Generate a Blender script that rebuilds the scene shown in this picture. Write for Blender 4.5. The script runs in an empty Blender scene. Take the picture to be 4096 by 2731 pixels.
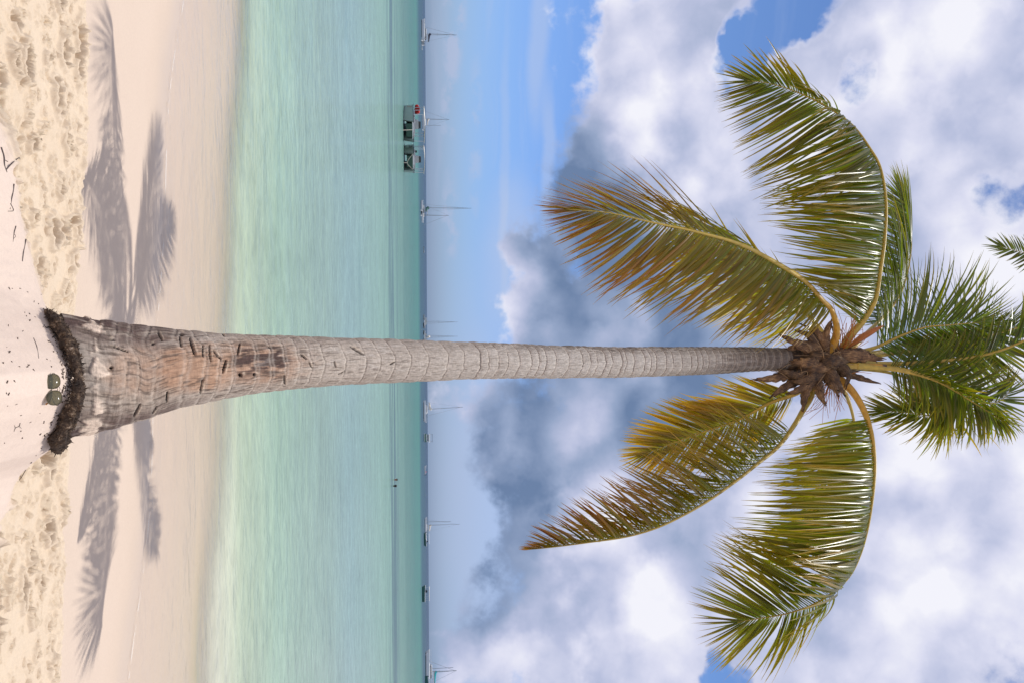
import bpy, math, random
import numpy as np
from mathutils import Vector, Matrix

random.seed(7)
RNG = np.random.default_rng(11)
SC = bpy.context.scene
COL = SC.collection
R = math.radians

# ------------------------------------------------------------------ camera
F = 3306.0                      # focal length in pixels of the 4096 px photograph
PITCH = math.atan((2048 - 1709) / F)
ROLL = R(-0.36)
CAM = np.array([0.0, 0.0, 2.5])
_s, _c = math.sin(PITCH), math.cos(PITCH)
D_AX = np.array([0.0, _c, _s])
_u = np.array([0.0, -_s, _c])
_v = np.array([-1.0, 0.0, 0.0])
U_AX = _u * math.cos(ROLL) + _v * math.sin(ROLL)
V_AX = _v * math.cos(ROLL) - _u * math.sin(ROLL)


def ray(x, y):
    return D_AX + (x - 2048) / F * U_AX + (1365.5 - y) / F * V_AX


def P(x, y, depth):
    """world point seen at photo position (x, y), at world distance Y = depth"""
    r = ray(x, y)
    return CAM + r * (depth / r[1])


def axial(p):
    return float(np.dot(np.asarray(p) - CAM, D_AX))


cam_d = bpy.data.cameras.new('camera')
cam = bpy.data.objects.new('camera', cam_d)
COL.objects.link(cam)
cam.matrix_world = Matrix(((U_AX[0], V_AX[0], -D_AX[0], CAM[0]),
                           (U_AX[1], V_AX[1], -D_AX[1], CAM[1]),
                           (U_AX[2], V_AX[2], -D_AX[2], CAM[2]),
                           (0, 0, 0, 1)))
cam_d.sensor_width = 36
cam_d.lens = F / 4096 * 36
cam_d.clip_end = 60000
cam_d.clip_start = 0.05
SC.camera = cam

SC.view_settings.view_transform = 'Standard'
SC.view_settings.look = 'None'
SC.view_settings.exposure = 0.0
SC.view_settings.gamma = 1.0
SC.cycles.max_bounces = 8
SC.cycles.transparent_max_bounces = 16


# ------------------------------------------------------------------ small helpers
def tag(o, label=None, cat=None, group=None, kind=None):
    if label: o['label'] = label
    if cat: o['category'] = cat
    if group: o['group'] = group
    if kind: o['kind'] = kind
    return o


def empty(name, loc=(0, 0, 0), rz=0.0):
    o = bpy.data.objects.new(name, None)
    COL.objects.link(o)
    o.location = tuple(float(a) for a in loc)
    o.rotation_euler = (0, 0, rz)
    o.empty_display_size = 0.1
    return o


def mesh_obj(name, verts, faces, mat, parent=None, smooth=False, cols=None, uvs=None):
    verts = np.asarray(verts, dtype=np.float32).reshape(-1, 3)
    me = bpy.data.meshes.new(name)
    if isinstance(faces, np.ndarray):
        nf, k = faces.shape
        me.vertices.add(len(verts))
        me.vertices.foreach_set('co', verts.ravel())
        me.loops.add(nf * k)
        me.loops.foreach_set('vertex_index', faces.astype(np.int32).ravel())
        me.polygons.add(nf)
        me.polygons.foreach_set('loop_start', np.arange(0, nf * k, k, dtype=np.int32))
        me.polygons.foreach_set('loop_total', np.full(nf, k, dtype=np.int32))
        me.update(calc_edges=True)
    else:
        me.from_pydata([tuple(map(float, v)) for v in verts], [], [tuple(f) for f in faces])
        me.update()
    me.validate()
    if smooth:
        me.polygons.foreach_set('use_smooth', np.ones(len(me.polygons), dtype=bool))
    if cols is not None:
        a = me.color_attributes.new('col', 'FLOAT_COLOR', 'POINT')
        c = np.ones((len(verts), 4), dtype=np.float32)
        cols = np.asarray(cols, dtype=np.float32)
        c[:, :cols.shape[1]] = cols
        a.data.foreach_set('color', c.ravel())
    if uvs is not None:
        uv = np.asarray(uvs, dtype=np.float32)
        a = me.attributes.new('suv', 'FLOAT2', 'POINT')
        a.data.foreach_set('vector', uv.ravel())
    if mat is not None:
        me.materials.append(mat)
    o = bpy.data.objects.new(name, me)
    COL.objects.link(o)
    if parent is not None:
        o.parent = parent
    return o


# value noise ------------------------------------------------------------
def _hash(ix, iy, seed):
    h = (ix.astype(np.int64) * 374761393 + iy.astype(np.int64) * 668265263 + seed * 1442695041) & 0xffffffff
    h = ((h ^ (h >> 13)) * 1274126177) & 0xffffffff
    h = ((h ^ (h >> 16)) * 2246822519) & 0xffffffff
    h = h ^ (h >> 15)
    return (h & 0xffffff) / float(0xffffff)


def vnoise(x, y, seed=0):
    x = np.asarray(x, dtype=np.float64); y = np.asarray(y, dtype=np.float64)
    ix = np.floor(x); iy = np.floor(y)
    fx = x - ix; fy = y - iy
    fx = fx * fx * fx * (fx * (fx * 6 - 15) + 10); fy = fy * fy * fy * (fy * (fy * 6 - 15) + 10)
    ix = ix.astype(np.int64); iy = iy.astype(np.int64)
    a = _hash(ix, iy, seed); b = _hash(ix + 1, iy, seed)
    c = _hash(ix, iy + 1, seed); d = _hash(ix + 1, iy + 1, seed)
    return (a * (1 - fx) + b * fx) * (1 - fy) + (c * (1 - fx) + d * fx) * fy


def fbm(x, y, seed=0, octaves=4):
    t = 0; amp = 0.5; n = 0
    for k in range(octaves):
        t = t + amp * vnoise(x * 2 ** k + 17.3 * k, y * 2 ** k - 9.1 * k, seed + k * 31)
        n += amp
        amp *= 0.5
    return t / n          # 0..1


def sstep(a, b, x):
    t = np.clip((x - a) / (b - a), 0, 1)
    return t * t * (3 - 2 * t)


# node helpers -------------------------------------------------------------
class NT:
    def __init__(self, tree):
        self.t = tree

    def n(self, typ, **kw):
        nd = self.t.nodes.new(typ)
        for k, v in kw.items():
            setattr(nd, k, v)
        return nd

    def put(self, sock, val):
        if hasattr(val, 'is_linked') or isinstance(val, bpy.types.NodeSocket):
            self.t.links.new(val, sock)
        else:
            if isinstance(val, (tuple, list)) and len(val) == 3 and sock.type == 'RGBA':
                val = tuple(val) + (1,)
            sock.default_value = val

    def math(self, op, a, b=None, c=None, clamp=False):
        nd = self.n('ShaderNodeMath', operation=op, use_clamp=clamp)
        self.put(nd.inputs[0], a)
        if b is not None: self.put(nd.inputs[1], b)
        if c is not None: self.put(nd.inputs[2], c)
        return nd.outputs[0]

    def vmath(self, op, a, b=None, c=None, out=0):
        nd = self.n('ShaderNodeVectorMath', operation=op)
        self.put(nd.inputs[0], a)
        if b is not None: self.put(nd.inputs[1], b)
        if c is not None: self.put(nd.inputs[2], c)
        return nd.outputs['Value'] if out == 'v' else nd.outputs[0]

    def mr(self, x, a, b, c=0.0, d=1.0, interp='SMOOTHSTEP'):
        nd = self.n('ShaderNodeMapRange', interpolation_type=interp)
        self.put(nd.inputs[0], x)
        for k, val in zip((1, 2, 3, 4), (a, b, c, d)):
            self.put(nd.inputs[k], val)
        return nd.outputs[0]

    def mix(self, f, a, b, blend='MIX'):
        nd = self.n('ShaderNodeMix', data_type='RGBA', blend_type=blend)
        self.put(nd.inputs[0], f)
        self.put(nd.inputs[6], a)
        self.put(nd.inputs[7], b)
        return nd.outputs[2]

    def noise(self, vec, scale, detail=4.0, rough=0.55, dist=0.0, dim='3D', lac=2.0):
        nd = self.n('ShaderNodeTexNoise', noise_dimensions=dim)
        if vec is not None: self.put(nd.inputs['Vector'], vec)
        nd.inputs['Scale'].default_value = scale
        nd.inputs['Detail'].default_value = detail
        nd.inputs['Roughness'].default_value = rough
        nd.inputs['Distortion'].default_value = dist
        nd.inputs['Lacunarity'].default_value = lac
        return nd.outputs['Fac']

    def ramp(self, x, stops, interp='LINEAR'):
        nd = self.n('ShaderNodeValToRGB')
        nd.color_ramp.interpolation = interp
        els = nd.color_ramp.elements
        while len(els) < len(stops): els.new(0.5)
        for e, (p, c) in zip(els, stops):
            e.position = p
            e.color = tuple(c) + (1,)
        self.put(nd.inputs[0], x)
        return nd.outputs[0]


def new_mat(name):
    m = bpy.data.materials.new(name)
    m.use_nodes = True
    nt = m.node_tree
    for n in list(nt.nodes):
        nt.nodes.remove(n)
    k = NT(nt)
    out = k.n('ShaderNodeOutputMaterial')
    return m, k, out


def simple_mat(name, col, rough=0.5, var=0.12, scale=8.0, metal=0.0, spec=0.5):
    m, k, out = new_mat(name)
    b = k.n('ShaderNodeBsdfPrincipled')
    tc = k.n('ShaderNodeTexCoord')
    f = k.noise(tc.outputs['Object'], scale, 3.0)
    dark = tuple(c * (1 - var) for c in col)
    light = tuple(min(1, c * (1 + var)) for c in col)
    k.put(b.inputs['Base Color'], k.mix(f, dark, light))
    b.inputs['Roughness'].default_value = rough
    b.inputs['Metallic'].default_value = metal
    b.inputs['Specular IOR Level'].default_value = spec
    k.t.links.new(b.outputs[0], out.inputs[0])
    return m


# ------------------------------------------------------------------ sky and sun
SUN_DIR = np.array([0.05, 0.02, 1.0]); SUN_DIR /= np.linalg.norm(SUN_DIR)
SUN_EL = math.asin(SUN_DIR[2])
SUN_AZ = math.atan2(SUN_DIR[0], SUN_DIR[1])
sl = bpy.data.lights.new('sun', 'SUN')
sl.energy = 3.3
sl.angle = R(0.53)
sl.color = (1.0, 0.965, 0.91)
sun = bpy.data.objects.new('sun', sl)
COL.objects.link(sun)
sun.rotation_euler = Vector(tuple(-SUN_DIR)).to_track_quat('-Z', 'Y').to_euler()

world = bpy.data.worlds.new('World')
SC.world = world
world.use_nodes = True
for n in list(world.node_tree.nodes): world.node_tree.nodes.remove(n)
W = NT(world.node_tree)


def azel(x, y):
    r = ray(x, y); r = r / np.linalg.norm(r)
    return math.atan2(r[0], r[1]), math.asin(r[2])


def build_sky():
    k = W
    wout = k.n('ShaderNodeOutputWorld')
    tc = k.n('ShaderNodeTexCoord')
    Dv = tc.outputs['Generated']
    sep = k.n('ShaderNodeSeparateXYZ'); k.put(sep.inputs[0], Dv)
    dx, dy, dz = sep.outputs
    az = k.math('ARCTAN2', dx, dy)
    el = k.math('ARCSINE', dz)
    cmb = k.n('ShaderNodeCombineXYZ')
    k.put(cmb.inputs[0], az); k.put(cmb.inputs[1], el)
    AE = cmb.outputs[0]
    # warp the azimuth / elevation coordinates so no edge is smooth
    wn = k.n('ShaderNodeTexNoise'); k.put(wn.inputs['Vector'], Dv)
    wn.inputs['Scale'].default_value = 7.0; wn.inputs['Detail'].default_value = 5.0
    wn.inputs['Roughness'].default_value = 0.62
    wv = k.vmath('SUBTRACT', wn.outputs['Color'], (0.5, 0.5, 0.5))
    wv = k.vmath('MULTIPLY', wv, (0.17, 0.13, 0.0))
    AEW = k.vmath('ADD', AE, wv)

    def blob(x, y, rx, ry, w, src=None):
        """smooth patch centred on photo point; rx is along elevation, ry along azimuth (px)"""
        a, e = azel(x, y)
        sa, se = ry / F, rx / F
        v = k.vmath('MULTIPLY_ADD', src or AEW, (1 / sa, 1 / se, 0), (-a / sa, -e / se, 0))
        l = k.vmath('LENGTH', v, out='v')
        return k.mr(l, 0.35, 1.35, w, 0.0)

    def total(lst, src=None):
        acc = None
        for b in lst:
            o = blob(*b, src=src)
            acc = o if acc is None else k.math('ADD', acc, o)
        return acc

    # cloud deck: begins at an elevation that depends on azimuth
    sw = k.n('ShaderNodeSeparateXYZ'); k.put(sw.inputs[0], AEW)
    azw, elw = sw.outputs[0], sw.outputs[1]
    el0 = k.mr(azw, azel(2300, 1050)[0], azel(2000, 1650)[0], azel(2275, 400)[1], azel(1930, 2000)[1])
    deck = k.math('SUBTRACT', elw, el0)
    deck = k.math('MULTIPLY', deck, 9.0)
    deck = k.math('MINIMUM', deck, 0.62)
    deck = k.math('MAXIMUM', deck, -0.75)
    cover = total([
        # holes of blue
        (2940, 260, 140, 130, -1.05), (3030, 140, 130, 150, -0.75), (2930, 430, 60, 60, -0.4),
        (3410, 330, 110, 120, -0.62), (2640, -20, 200, 110, -0.60), (3200, 10, 140, 120, -0.85),
        (2340, 0, 90, 260, -0.45), (2150, 170, 130, 200, -0.6), (3560, -30, 130, 110, -0.35),
        (3980, 800, 130, 180, -0.66), (4000, 2650, 190, 170, -0.48), (2880, 2710, 120, 120, -1.1),
        (4040, 250, 200, 200, -0.22),
        # extra cloud
        (2140, 1150, 130, 270, 0.85), (2560, 500, 300, 320, 0.2), (2780, 150, 100, 130, 0.55),
        (2200, 600, 70, 260, 0.10),
    ])
    n1 = k.noise(Dv, 8.0, 7.0, 0.60, 0.0)
    Dw = k.vmath('ADD', Dv, k.vmath('MULTIPLY', k.vmath('SUBTRACT', wn.outputs['Color'], (0.5, 0.5, 0.5)), (0.10, 0.10, 0.10)))

    def billow(vec, scale, detail):
        vo = k.n('ShaderNodeTexVoronoi', feature='F1', voronoi_dimensions='3D', normalize=True)
        k.put(vo.inputs['Vector'], vec)
        vo.inputs['Scale'].default_value = scale
        vo.inputs['Detail'].default_value = detail
        vo.inputs['Roughness'].default_value = 0.52
        vo.inputs['Lacunarity'].default_value = 2.1
        return vo.outputs['Distance']

    b1 = billow(Dw, 7.5, 2.0)
    b1u = billow(k.vmath('ADD', Dw, (0.010, -0.006, 0.030)), 7.5, 1.0)
    dens = k.math('ADD', deck, cover)
    dens = k.math('ADD', dens, k.math('MULTIPLY_ADD', n1, 3.0, -1.46))
    dens = k.math('ADD', dens, k.math('MULTIPLY_ADD', b1, -1.2, 0.46))
    mask = k.mr(dens, -0.18, 0.36)
    # light and shade inside the cloud: soft volumes, lit from above
    nl = k.noise(Dv, 5.0, 3.0, 0.5, 0.1)
    nlu = k.noise(k.vmath('ADD', Dv, (0.015, -0.01, 0.06)), 5.0, 3.0, 0.5, 0.1)
    soft = k.math('SUBTRACT', nl, nlu)
    puffs = k.math('SUBTRACT', b1, b1u)
    dark = total([
        (2345, 900, 230, 380, 0.62), (2520, 1150, 380, 460, 0.66), (2560, 560, 280, 260, 0.26),
        (2700, 900, 220, 300, 0.14), (2880, 1180, 300, 330, 0.34), (2120, 1080, 120, 240, 0.24),
        (2070, 1740, 190, 380, 0.66), (2040, 2150, 190, 400, 0.66), (2230, 2600, 130, 290, 0.45),
        (2400, 1700, 270, 300, 0.58), (2720, 1690, 290, 250, 0.50), (2850, 1960, 140, 180, 0.26),
        (2230, 1330, 150, 190, 0.40), (2560, 2050, 120, 190, 0.34), (3500, 2100, 300, 400, 0.16), (3150, 1950, 160, 200, 0.2),
        (3950, 350, 160, 300, 0.22), (3950, 1300, 200, 300, 0.10),
        # bright heads
        (3560, 420, 300, 420, -0.22), (2960, 2130, 170, 170, -0.26), (2400, 2420, 170, 260, -0.22),
        (2700, 1130, 90, 110, -0.06), (2720, 780, 120, 130, -0.30), (3250, 700, 220, 300, -0.14), (2590, 1640, 80, 100, -0.24),
    ])
    n2 = k.noise(Dv, 3.2, 3.0, 0.5, 0.2)
    tone = k.math('MULTIPLY_ADD', n2, 0.32, 0.125)
    tone = k.math('MULTIPLY_ADD', dark, 0.64, tone)
    tone = k.math('MULTIPLY_ADD', soft, -1.7, tone)
    tone = k.math('MULTIPLY_ADD', puffs, 1.35, tone)
    tone = k.math('MULTIPLY_ADD', k.math('SUBTRACT', n1, 0.5), -0.55, tone)
    edge = k.mr(dens, 0.0, 0.5, -0.16, 0.05)
    tone = k.math('ADD', tone, k.math('MULTIPLY', edge, k.math('MULTIPLY', k.mr(el, 0.10, 0.2, 0.35, 1.0), k.mr(az, azel(2000, 1450)[0], azel(2000, 1700)[0], 1.0, -0.7))))
    ccol = k.ramp(tone, [(0.0, (0.90, 0.90, 0.975)), (0.20, (0.705, 0.72, 0.88)), (0.42, (0.495, 0.54, 0.735)),
                         (0.68, (0.305, 0.385, 0.57)), (1.0, (0.15, 0.225, 0.385))])
    # thin streaks of cirrus in the clear band near the horizon
    sv = k.vmath('MULTIPLY', AE, (2.6, 34.0, 0.0))
    sv = k.vmath('ADD', sv, k.vmath('MULTIPLY', wv, (4.0, 9.0, 0)))
    st = k.noise(sv, 1.0, 4.0, 0.55)
    streak = k.mr(st, 0.50, 0.78, 0.0, 0.42)
    low = k.mr(el, 0.0, 0.34, 1.0, 0.25)
    streak = k.math('MULTIPLY', streak, low)
    big = total([(2160, 120, 42, 420, 0.42), (2195, 640, 28, 330, 0.40), (2020, 700, 20, 600, 0.25),
                 (2060, 1020, 120, 300, 0.45), (1930, 2050, 190, 900, 0.62)], src=k.vmath('ADD', AE, k.vmath('MULTIPLY', wv, (0.6, 0.16, 0))))
    streak = k.math('MAXIMUM', streak, big)
    # little cumulus on the horizon
    pv = k.vmath('MULTIPLY', Dv, (1.0, 1.0, 1.4))
    pn = k.noise(pv, 26.0, 6.0, 0.6)
    pb = total([(1815, 60, 45, 190, 1.0), (1800, 420, 45, 240, 0.75), (1800, 880, 40, 170, 0.8), (1900, 560, 30, 320, 0.45)], src=AE)
    puff = k.math('MULTIPLY', k.mr(pn, 0.45, 0.62), k.math('MULTIPLY', pb, 0.85))
    thin = k.math('MAXIMUM', streak, puff)
    thin = k.math('MINIMUM', thin, 0.75)
    thinc = k.mix(k.mr(el, 0.0, 0.12), (0.44, 0.50, 0.69), (0.52, 0.60, 0.79))

    sky = k.n('ShaderNodeTexSky', sky_type='NISHITA', sun_disc=False)
    sky.sun_elevation = SUN_EL
    sky.sun_rotation = SUN_AZ
    sky.altitude = 0
    sky.air_density = 1.0; sky.dust_density = 0.6; sky.ozone_density = 2.0
    # moist marine air: pull the clear sky toward the paler blue of the horizon
    hz = k.mr(el, 0.0, 0.30, 1.0, 0.0, 'LINEAR')
    tint = k.mix(hz, (0.84, 1.04, 1.38), (0.58, 0.80, 1.45))
    scol = k.mix(1.0, sky.outputs[0], tint, 'MULTIPLY')
    bg1 = k.n('ShaderNodeBackground'); k.put(bg1.inputs[0], scol); bg1.inputs[1].default_value = 0.105
    bgc = k.n('ShaderNodeBackground'); k.put(bgc.inputs[0], thinc); bgc.inputs[1].default_value = 1.0
    bg2 = k.n('ShaderNodeBackground'); k.put(bg2.inputs[0], ccol); bg2.inputs[1].default_value = 1.0
    m0 = k.n('ShaderNodeMixShader'); k.put(m0.inputs[0], thin)
    k.t.links.new(bg1.outputs[0], m0.inputs[1]); k.t.links.new(bgc.outputs[0], m0.inputs[2])
    m1 = k.n('ShaderNodeMixShader'); k.put(m1.inputs[0], mask)
    k.t.links.new(m0.outputs[0], m1.inputs[1]); k.t.links.new(bg2.outputs[0], m1.inputs[2])
    k.t.links.new(m1.outputs[0], wout.inputs[0])


build_sky()
world.cycles.sampling_method = 'MANUAL'
world.cycles.sample_map_resolution = 512

# ------------------------------------------------------------------ ground
TREE = P(330, 1502, 3.52)


def shore_y(x):
    return 7.9 - 0.24 * np.clip(x, -12, 4) + 0.10 * np.sin(x * 1.1 + 0.4) - 0.06 * np.sin(x * 2.3 + 1.0)


def edge_y(x):
    return 5.36 - 0.10 * x + 0.09 * (fbm(x * 1.4 + 3, x * 0 + 1.0, 5, 3) - 0.5) * 2 + 0.035 * (vnoise(x * 7.0, x * 0, 9) - 0.5) * 2


SKY_U = [300, 450, 590, 700, 800, 900, 1000, 1080, 1170, 1235, 1300, 1350, 1400, 1480, 1560, 1640, 1700, 1750, 1800, 1860, 1900, 1960, 2020, 2150, 2300]
SKY_V = [-120, -50, 0, 27, 50, 70, 92, 115, 145, 172, 207, 234, 258, 282, 288, 270, 242, 215, 190, 112, 66, 30, 8, -60, -140]
_rx, _rz, _ry = [], [], []
for U_, V_ in zip(SKY_U, SKY_V):
    yr = 3.24 + 0.22 * min(1.0, abs(U_ - 1510) / 330.0)
    p_ = P(V_, U_, yr)
    _rx.append(p_[0]); _rz.append(p_[2]); _ry.append(yr)
_k = np.array([1, 2, 3, 2, 1]) / 9.0


def mound_add(x, y, base):
    zr = np.interp(x, _rx, _rz); yr = np.interp(x, _rx, _ry)
    dy = y - yr
    end = np.exp(-(np.maximum(np.abs(x - 0.15) - 1.0, 0) / 0.5) ** 2)
    top = np.maximum(zr - base, 0)
    back = np.exp(-(np.maximum(dy, 0) / 0.42) ** 1.8)
    frt = np.exp(-(np.maximum(-dy, 0) / 2.2) ** 2) - 0.10 * np.clip(-dy, 0, 1.0)
    return top * np.where(dy > 0, back, np.maximum(frt, 0)) * end


def ground_base(x, y):
    ys = shore_y(x)
    t = y - ys
    beach = np.where(t < 0, -t * 0.125, -0.008 - t * 0.010)
    beach = np.where(t > 3.4, -0.042 - (t - 3.4) * 0.16, beach)
    beach = np.maximum(beach, -3.0)
    # the back-beach levels out
    beach = np.where(beach > 0.30, 0.30 + (beach - 0.30) * 0.55, beach)
    z = beach + mound_add(x, y, beach)
    return z


XS = np.concatenate([-np.geomspace(300, 2.75, 46)[:-1], np.arange(-2.7, 2.7001, 0.0072), np.geomspace(2.75, 300, 46)[1:]])
YS = np.concatenate([-np.geomspace(60, 0.6, 14), np.linspace(0, 2.7, 12), np.arange(2.75, 6.05, 0.0066), np.arange(6.07, 12, 0.045),
                     np.geomspace(12.1, 420, 50)])
GX, GY = np.meshgrid(XS, YS)
GZ = ground_base(GX, GY)
EY = edge_y(GX)
# rough trampled sand between the mound and the washed strip
smooth_mound = 1 - sstep(3.52, 3.66, GY + 0.12 * (fbm(GX * 2.2, GY * 2.2, 77, 3) - 0.5))
rough = (1 - sstep(-0.015, 0.02, GY - EY)) * (1 - smooth_mound)
roughness_map = rough.copy()
dz = np.zeros_like(GZ)
dz += 0.07 * (fbm(GX * 2.3, GY * 2.3, 21, 3) - 0.5)
dz += 0.030 * (fbm(GX * 6.5, GY * 6.5, 22, 5) - 0.5)
dz += 0.020 * np.maximum(fbm(GX * 26, GY * 26, 23, 3) - 0.5, 0) + 0.006 * (fbm(GX * 70, GY * 70, 24, 2) - 0.5)
ix0 = int(np.argmin(np.abs(XS + 2.7))); ix1 = int(np.argmin(np.abs(XS - 2.7)))
iy0 = int(np.argmin(np.abs(YS - 2.75))); iy1 = int(np.argmin(np.abs(YS - 6.04)))


def stamp(cx, cy, rx, ry, ang, fn, arr):
    r = max(rx, ry) * 2.0
    a0 = max(ix0, int(ix0 + (cx - r + 2.7) / 0.0072)); a1 = min(ix1, int(ix0 + (cx + r + 2.7) / 0.0072) + 1)
    b0 = max(iy0, int(iy0 + (cy - r - 2.75) / 0.0066)); b1 = min(iy1, int(iy0 + (cy + r - 2.75) / 0.0066) + 1)
    if a1 <= a0 or b1 <= b0: return
    X = GX[b0:b1, a0:a1] - cx; Y = GY[b0:b1, a0:a1] - cy
    ca, sa = math.cos(ang), math.sin(ang)
    q = np.sqrt(((X * ca + Y * sa) / rx) ** 2 + ((-X * sa + Y * ca) / ry) ** 2)
    arr[b0:b1, a0:a1] += fn(q, X, Y)


def pit(depth):
    ph = random.uniform(0, 40)

    def f(q, X, Y):
        qq = q + 0.5 * (vnoise(X * 22 + ph, Y * 22 + ph, 3) - 0.5) + 0.16 * (vnoise(X * 60 + ph, Y * 60, 4) - 0.5)
        return -depth * (1 - sstep(0.72, 1.0, qq)) + depth * 0.35 * np.exp(-((qq - 1.2) / 0.25) ** 2)
    return f


def clod(h):
    ph = random.uniform(0, 40)

    def f(q, X, Y):
        qq = q + 0.7 * (vnoise(X * 45 + ph, Y * 45 + ph, 6) - 0.5)
        return h * np.sqrt(np.clip(1 - qq * qq, 0, 1))
    return f


pits = np.zeros_like(GZ)
for i in range(260):
    cx, cy = random.uniform(-2.6, 2.6), random.uniform(3.5, 5.6)
    l = random.choice([0.025, 0.035, 0.045, 0.06, 0.09])
    stamp(cx, cy, l, l * random.uniform(0.4, 0.8), random.uniform(-0.5, 0.5) + (math.pi / 2 if random.random() < 0.3 else 0), pit(random.uniform(0.05, 0.12)), pits)
for i in range(900):
    l = random.uniform(0.010, 0.024)
    stamp(random.uniform(-2.6, 2.6), random.uniform(3.5, 5.55), l * 1.5, l, random.uniform(-0.4, 0.4), pit(random.uniform(0.015, 0.035)), pits)
# the long heel mark near the edge on the left
stamp(-1.83, 5.38, 0.17, 0.05, 0.05, pit(0.08), pits)
for i in range(4200):
    cx, cy = random.uniform(-2.65, 2.65), random.uniform(3.5, 5.7)
    if fbm(np.array(cx * 2.0), np.array(cy * 2.0), 41, 2) < 0.42: continue
    r_ = random.choice([0.007, 0.008, 0.009, 0.01, 0.012, 0.015, 0.02])
    stamp(cx, cy, r_ * random.uniform(0.9, 1.4), r_, random.uniform(0, 3), clod(r_ * random.uniform(0.55, 1.1)), dz)
# crumbled lip along the edge of the rough strip
for i in range(1500):
    cx = random.uniform(-2.65, 2.65)
    cy = float(edge_y(np.array([cx]))[0]) - abs(random.gauss(0.02, 0.10))
    r_ = random.choice([0.007, 0.008, 0.010, 0.013, 0.018, 0.024])
    stamp(cx, cy, r_ * 1.3, r_, random.uniform(0, 3), clod(r_ * random.uniform(0.35, 0.8)), dz)
dz += pits
inside = (np.abs(GX) < 40) & (GY > -40)
GZ = GZ + np.where(inside, rough * (dz * (1 - 0.72 * sstep(-0.16, 0.0, GY - EY)) + 0.022), 0)
# soft mound: gentle lumps, wind ripple
GZ += smooth_mound * np.exp(-((GY - 3.28) / 0.12) ** 2) * 0.035 * (fbm(GX * 8, GY * 5, 55, 3) - 0.5)
GZ += smooth_mound * (0.018 * (fbm(GX * 5, GY * 5, 51, 3) - 0.5) + 0.004 * (fbm(GX * 40, GY * 14, 52, 2) - 0.5))
# crest of sand piled against the front of the trunk
GZ += 0.0 * np.exp(-((GX - 0.17) / 0.16) ** 2 - ((GY - 3.25) / 0.10) ** 2)
# washed strip: very faint long undulations
wash = sstep(0.0, 0.3, GY - EY)
GZ += wash * np.where(GY < 12, 0.010 * (fbm(GX * 0.9, GY * 1.6, 61, 3) - 0.5) * (1 - 0.8 * sstep(7, 8, GY)), 0)

ny, nx = GX.shape
idx = np.arange(ny * nx).reshape(ny, nx)
gf = np.stack([idx[:-1, :-1], idx[:-1, 1:], idx[1:, 1:], idx[1:, :-1]], -1).reshape(-1, 4)
gcol = np.zeros((ny * nx, 4)); gcol[:, 0] = roughness_map.ravel(); gcol[:, 1] = smooth_mound.ravel(); gcol[:, 2] = np.clip(GZ.ravel() * 2, 0, 1)

m_sand, k, out = new_mat('sand')
b = k.n('ShaderNodeBsdfPrincipled')
at = k.n('ShaderNodeVertexColor', layer_name='col')
sp = k.n('ShaderNodeSeparateColor'); k.put(sp.inputs[0], at.outputs[0])
pos = k.n('ShaderNodeNewGeometry').outputs['Position']
g1 = k.noise(pos, 3.0, 4.0)
g2 = k.noise(pos, 420.0, 2.0, 0.7)
g3 = k.noise(pos, 60.0, 4.0, 0.65)
c_wash = k.mix(g1, (0.565, 0.450, 0.358), (0.590, 0.475, 0.378))
c_rough = k.mix(g1, (0.60, 0.48, 0.352), (0.66, 0.54, 0.408))
c_mound = k.mix(g1, (0.63, 0.505, 0.415), (0.68, 0.555, 0.465))
cc = k.mix(sp.outputs[0], c_wash, c_rough)
cc = k.mix(sp.outputs[1], cc, c_mound)
gr = k.mr(g2, 0.25, 0.75, 0.86, 1.1, 'LINEAR')
gr = k.math('MULTIPLY', gr, k.mr(g3, 0.3, 0.7, 0.96, 1.04, 'LINEAR'))
cc = k.mix(1.0, cc, k.n('ShaderNodeCombineColor').outputs[0], 'MULTIPLY') if False else cc
vm = k.vmath('SCALE', cc); vm.node.inputs['Scale'].default_value = 1.0
k.put(vm.node.inputs['Scale'], gr)
# sand darkens where it is wet
spz = k.n('ShaderNodeSeparateXYZ'); k.put(spz.inputs[0], pos)
wetn = k.noise(pos, 1.2, 3.0)
wet = k.mr(k.math('MULTIPLY_ADD', wetn, 0.06, spz.outputs[2]), 0.02, 0.17, 1.0, 0.0)
cw = k.mix(wet, vm, k.vmath('MULTIPLY', vm, (0.93, 0.915, 0.88)))
k.put(b.inputs['Base Color'], cw)
k.put(b.inputs['Roughness'], k.mr(wet, 0, 1, 0.95, 0.38))
b.inputs['Specular IOR Level'].default_value = 0.22
bp = k.n('ShaderNodeBump'); bp.inputs['Strength'].default_value = 0.35; bp.inputs['Distance'].default_value = 0.006
hh = k.math('MULTIPLY', k.math('ADD', g2, k.math('MULTIPLY', g3, 1.2)), k.math('MULTIPLY_ADD', k.math('MAXIMUM', sp.outputs[0], k.math('MULTIPLY', sp.outputs[1], 0.5)), 1.0, 0.02))
k.put(bp.inputs['Height'], hh)
k.put(b.inputs['Normal'], bp.outputs[0])
k.t.links.new(b.outputs[0], out.inputs[0])
ground = mesh_obj('beach_sand', np.stack([GX, GY, GZ], -1).reshape(-1, 3), gf, m_sand, smooth=True, cols=gcol)
tag(ground, kind='structure')


def gz(x, y):
    """height of the sand mesh at a point"""
    i = int(np.clip(np.searchsorted(XS, x), 1, nx - 1)); j = int(np.clip(np.searchsorted(YS, y), 1, ny - 1))
    fx = (x - XS[i - 1]) / (XS[i] - XS[i - 1]); fy = (y - YS[j - 1]) / (YS[j] - YS[j - 1])
    return float((GZ[j - 1, i - 1] * (1 - fx) + GZ[j - 1, i] * fx) * (1 - fy) + (GZ[j, i - 1] * (1 - fx) + GZ[j, i] * fx) * fy)


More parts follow.
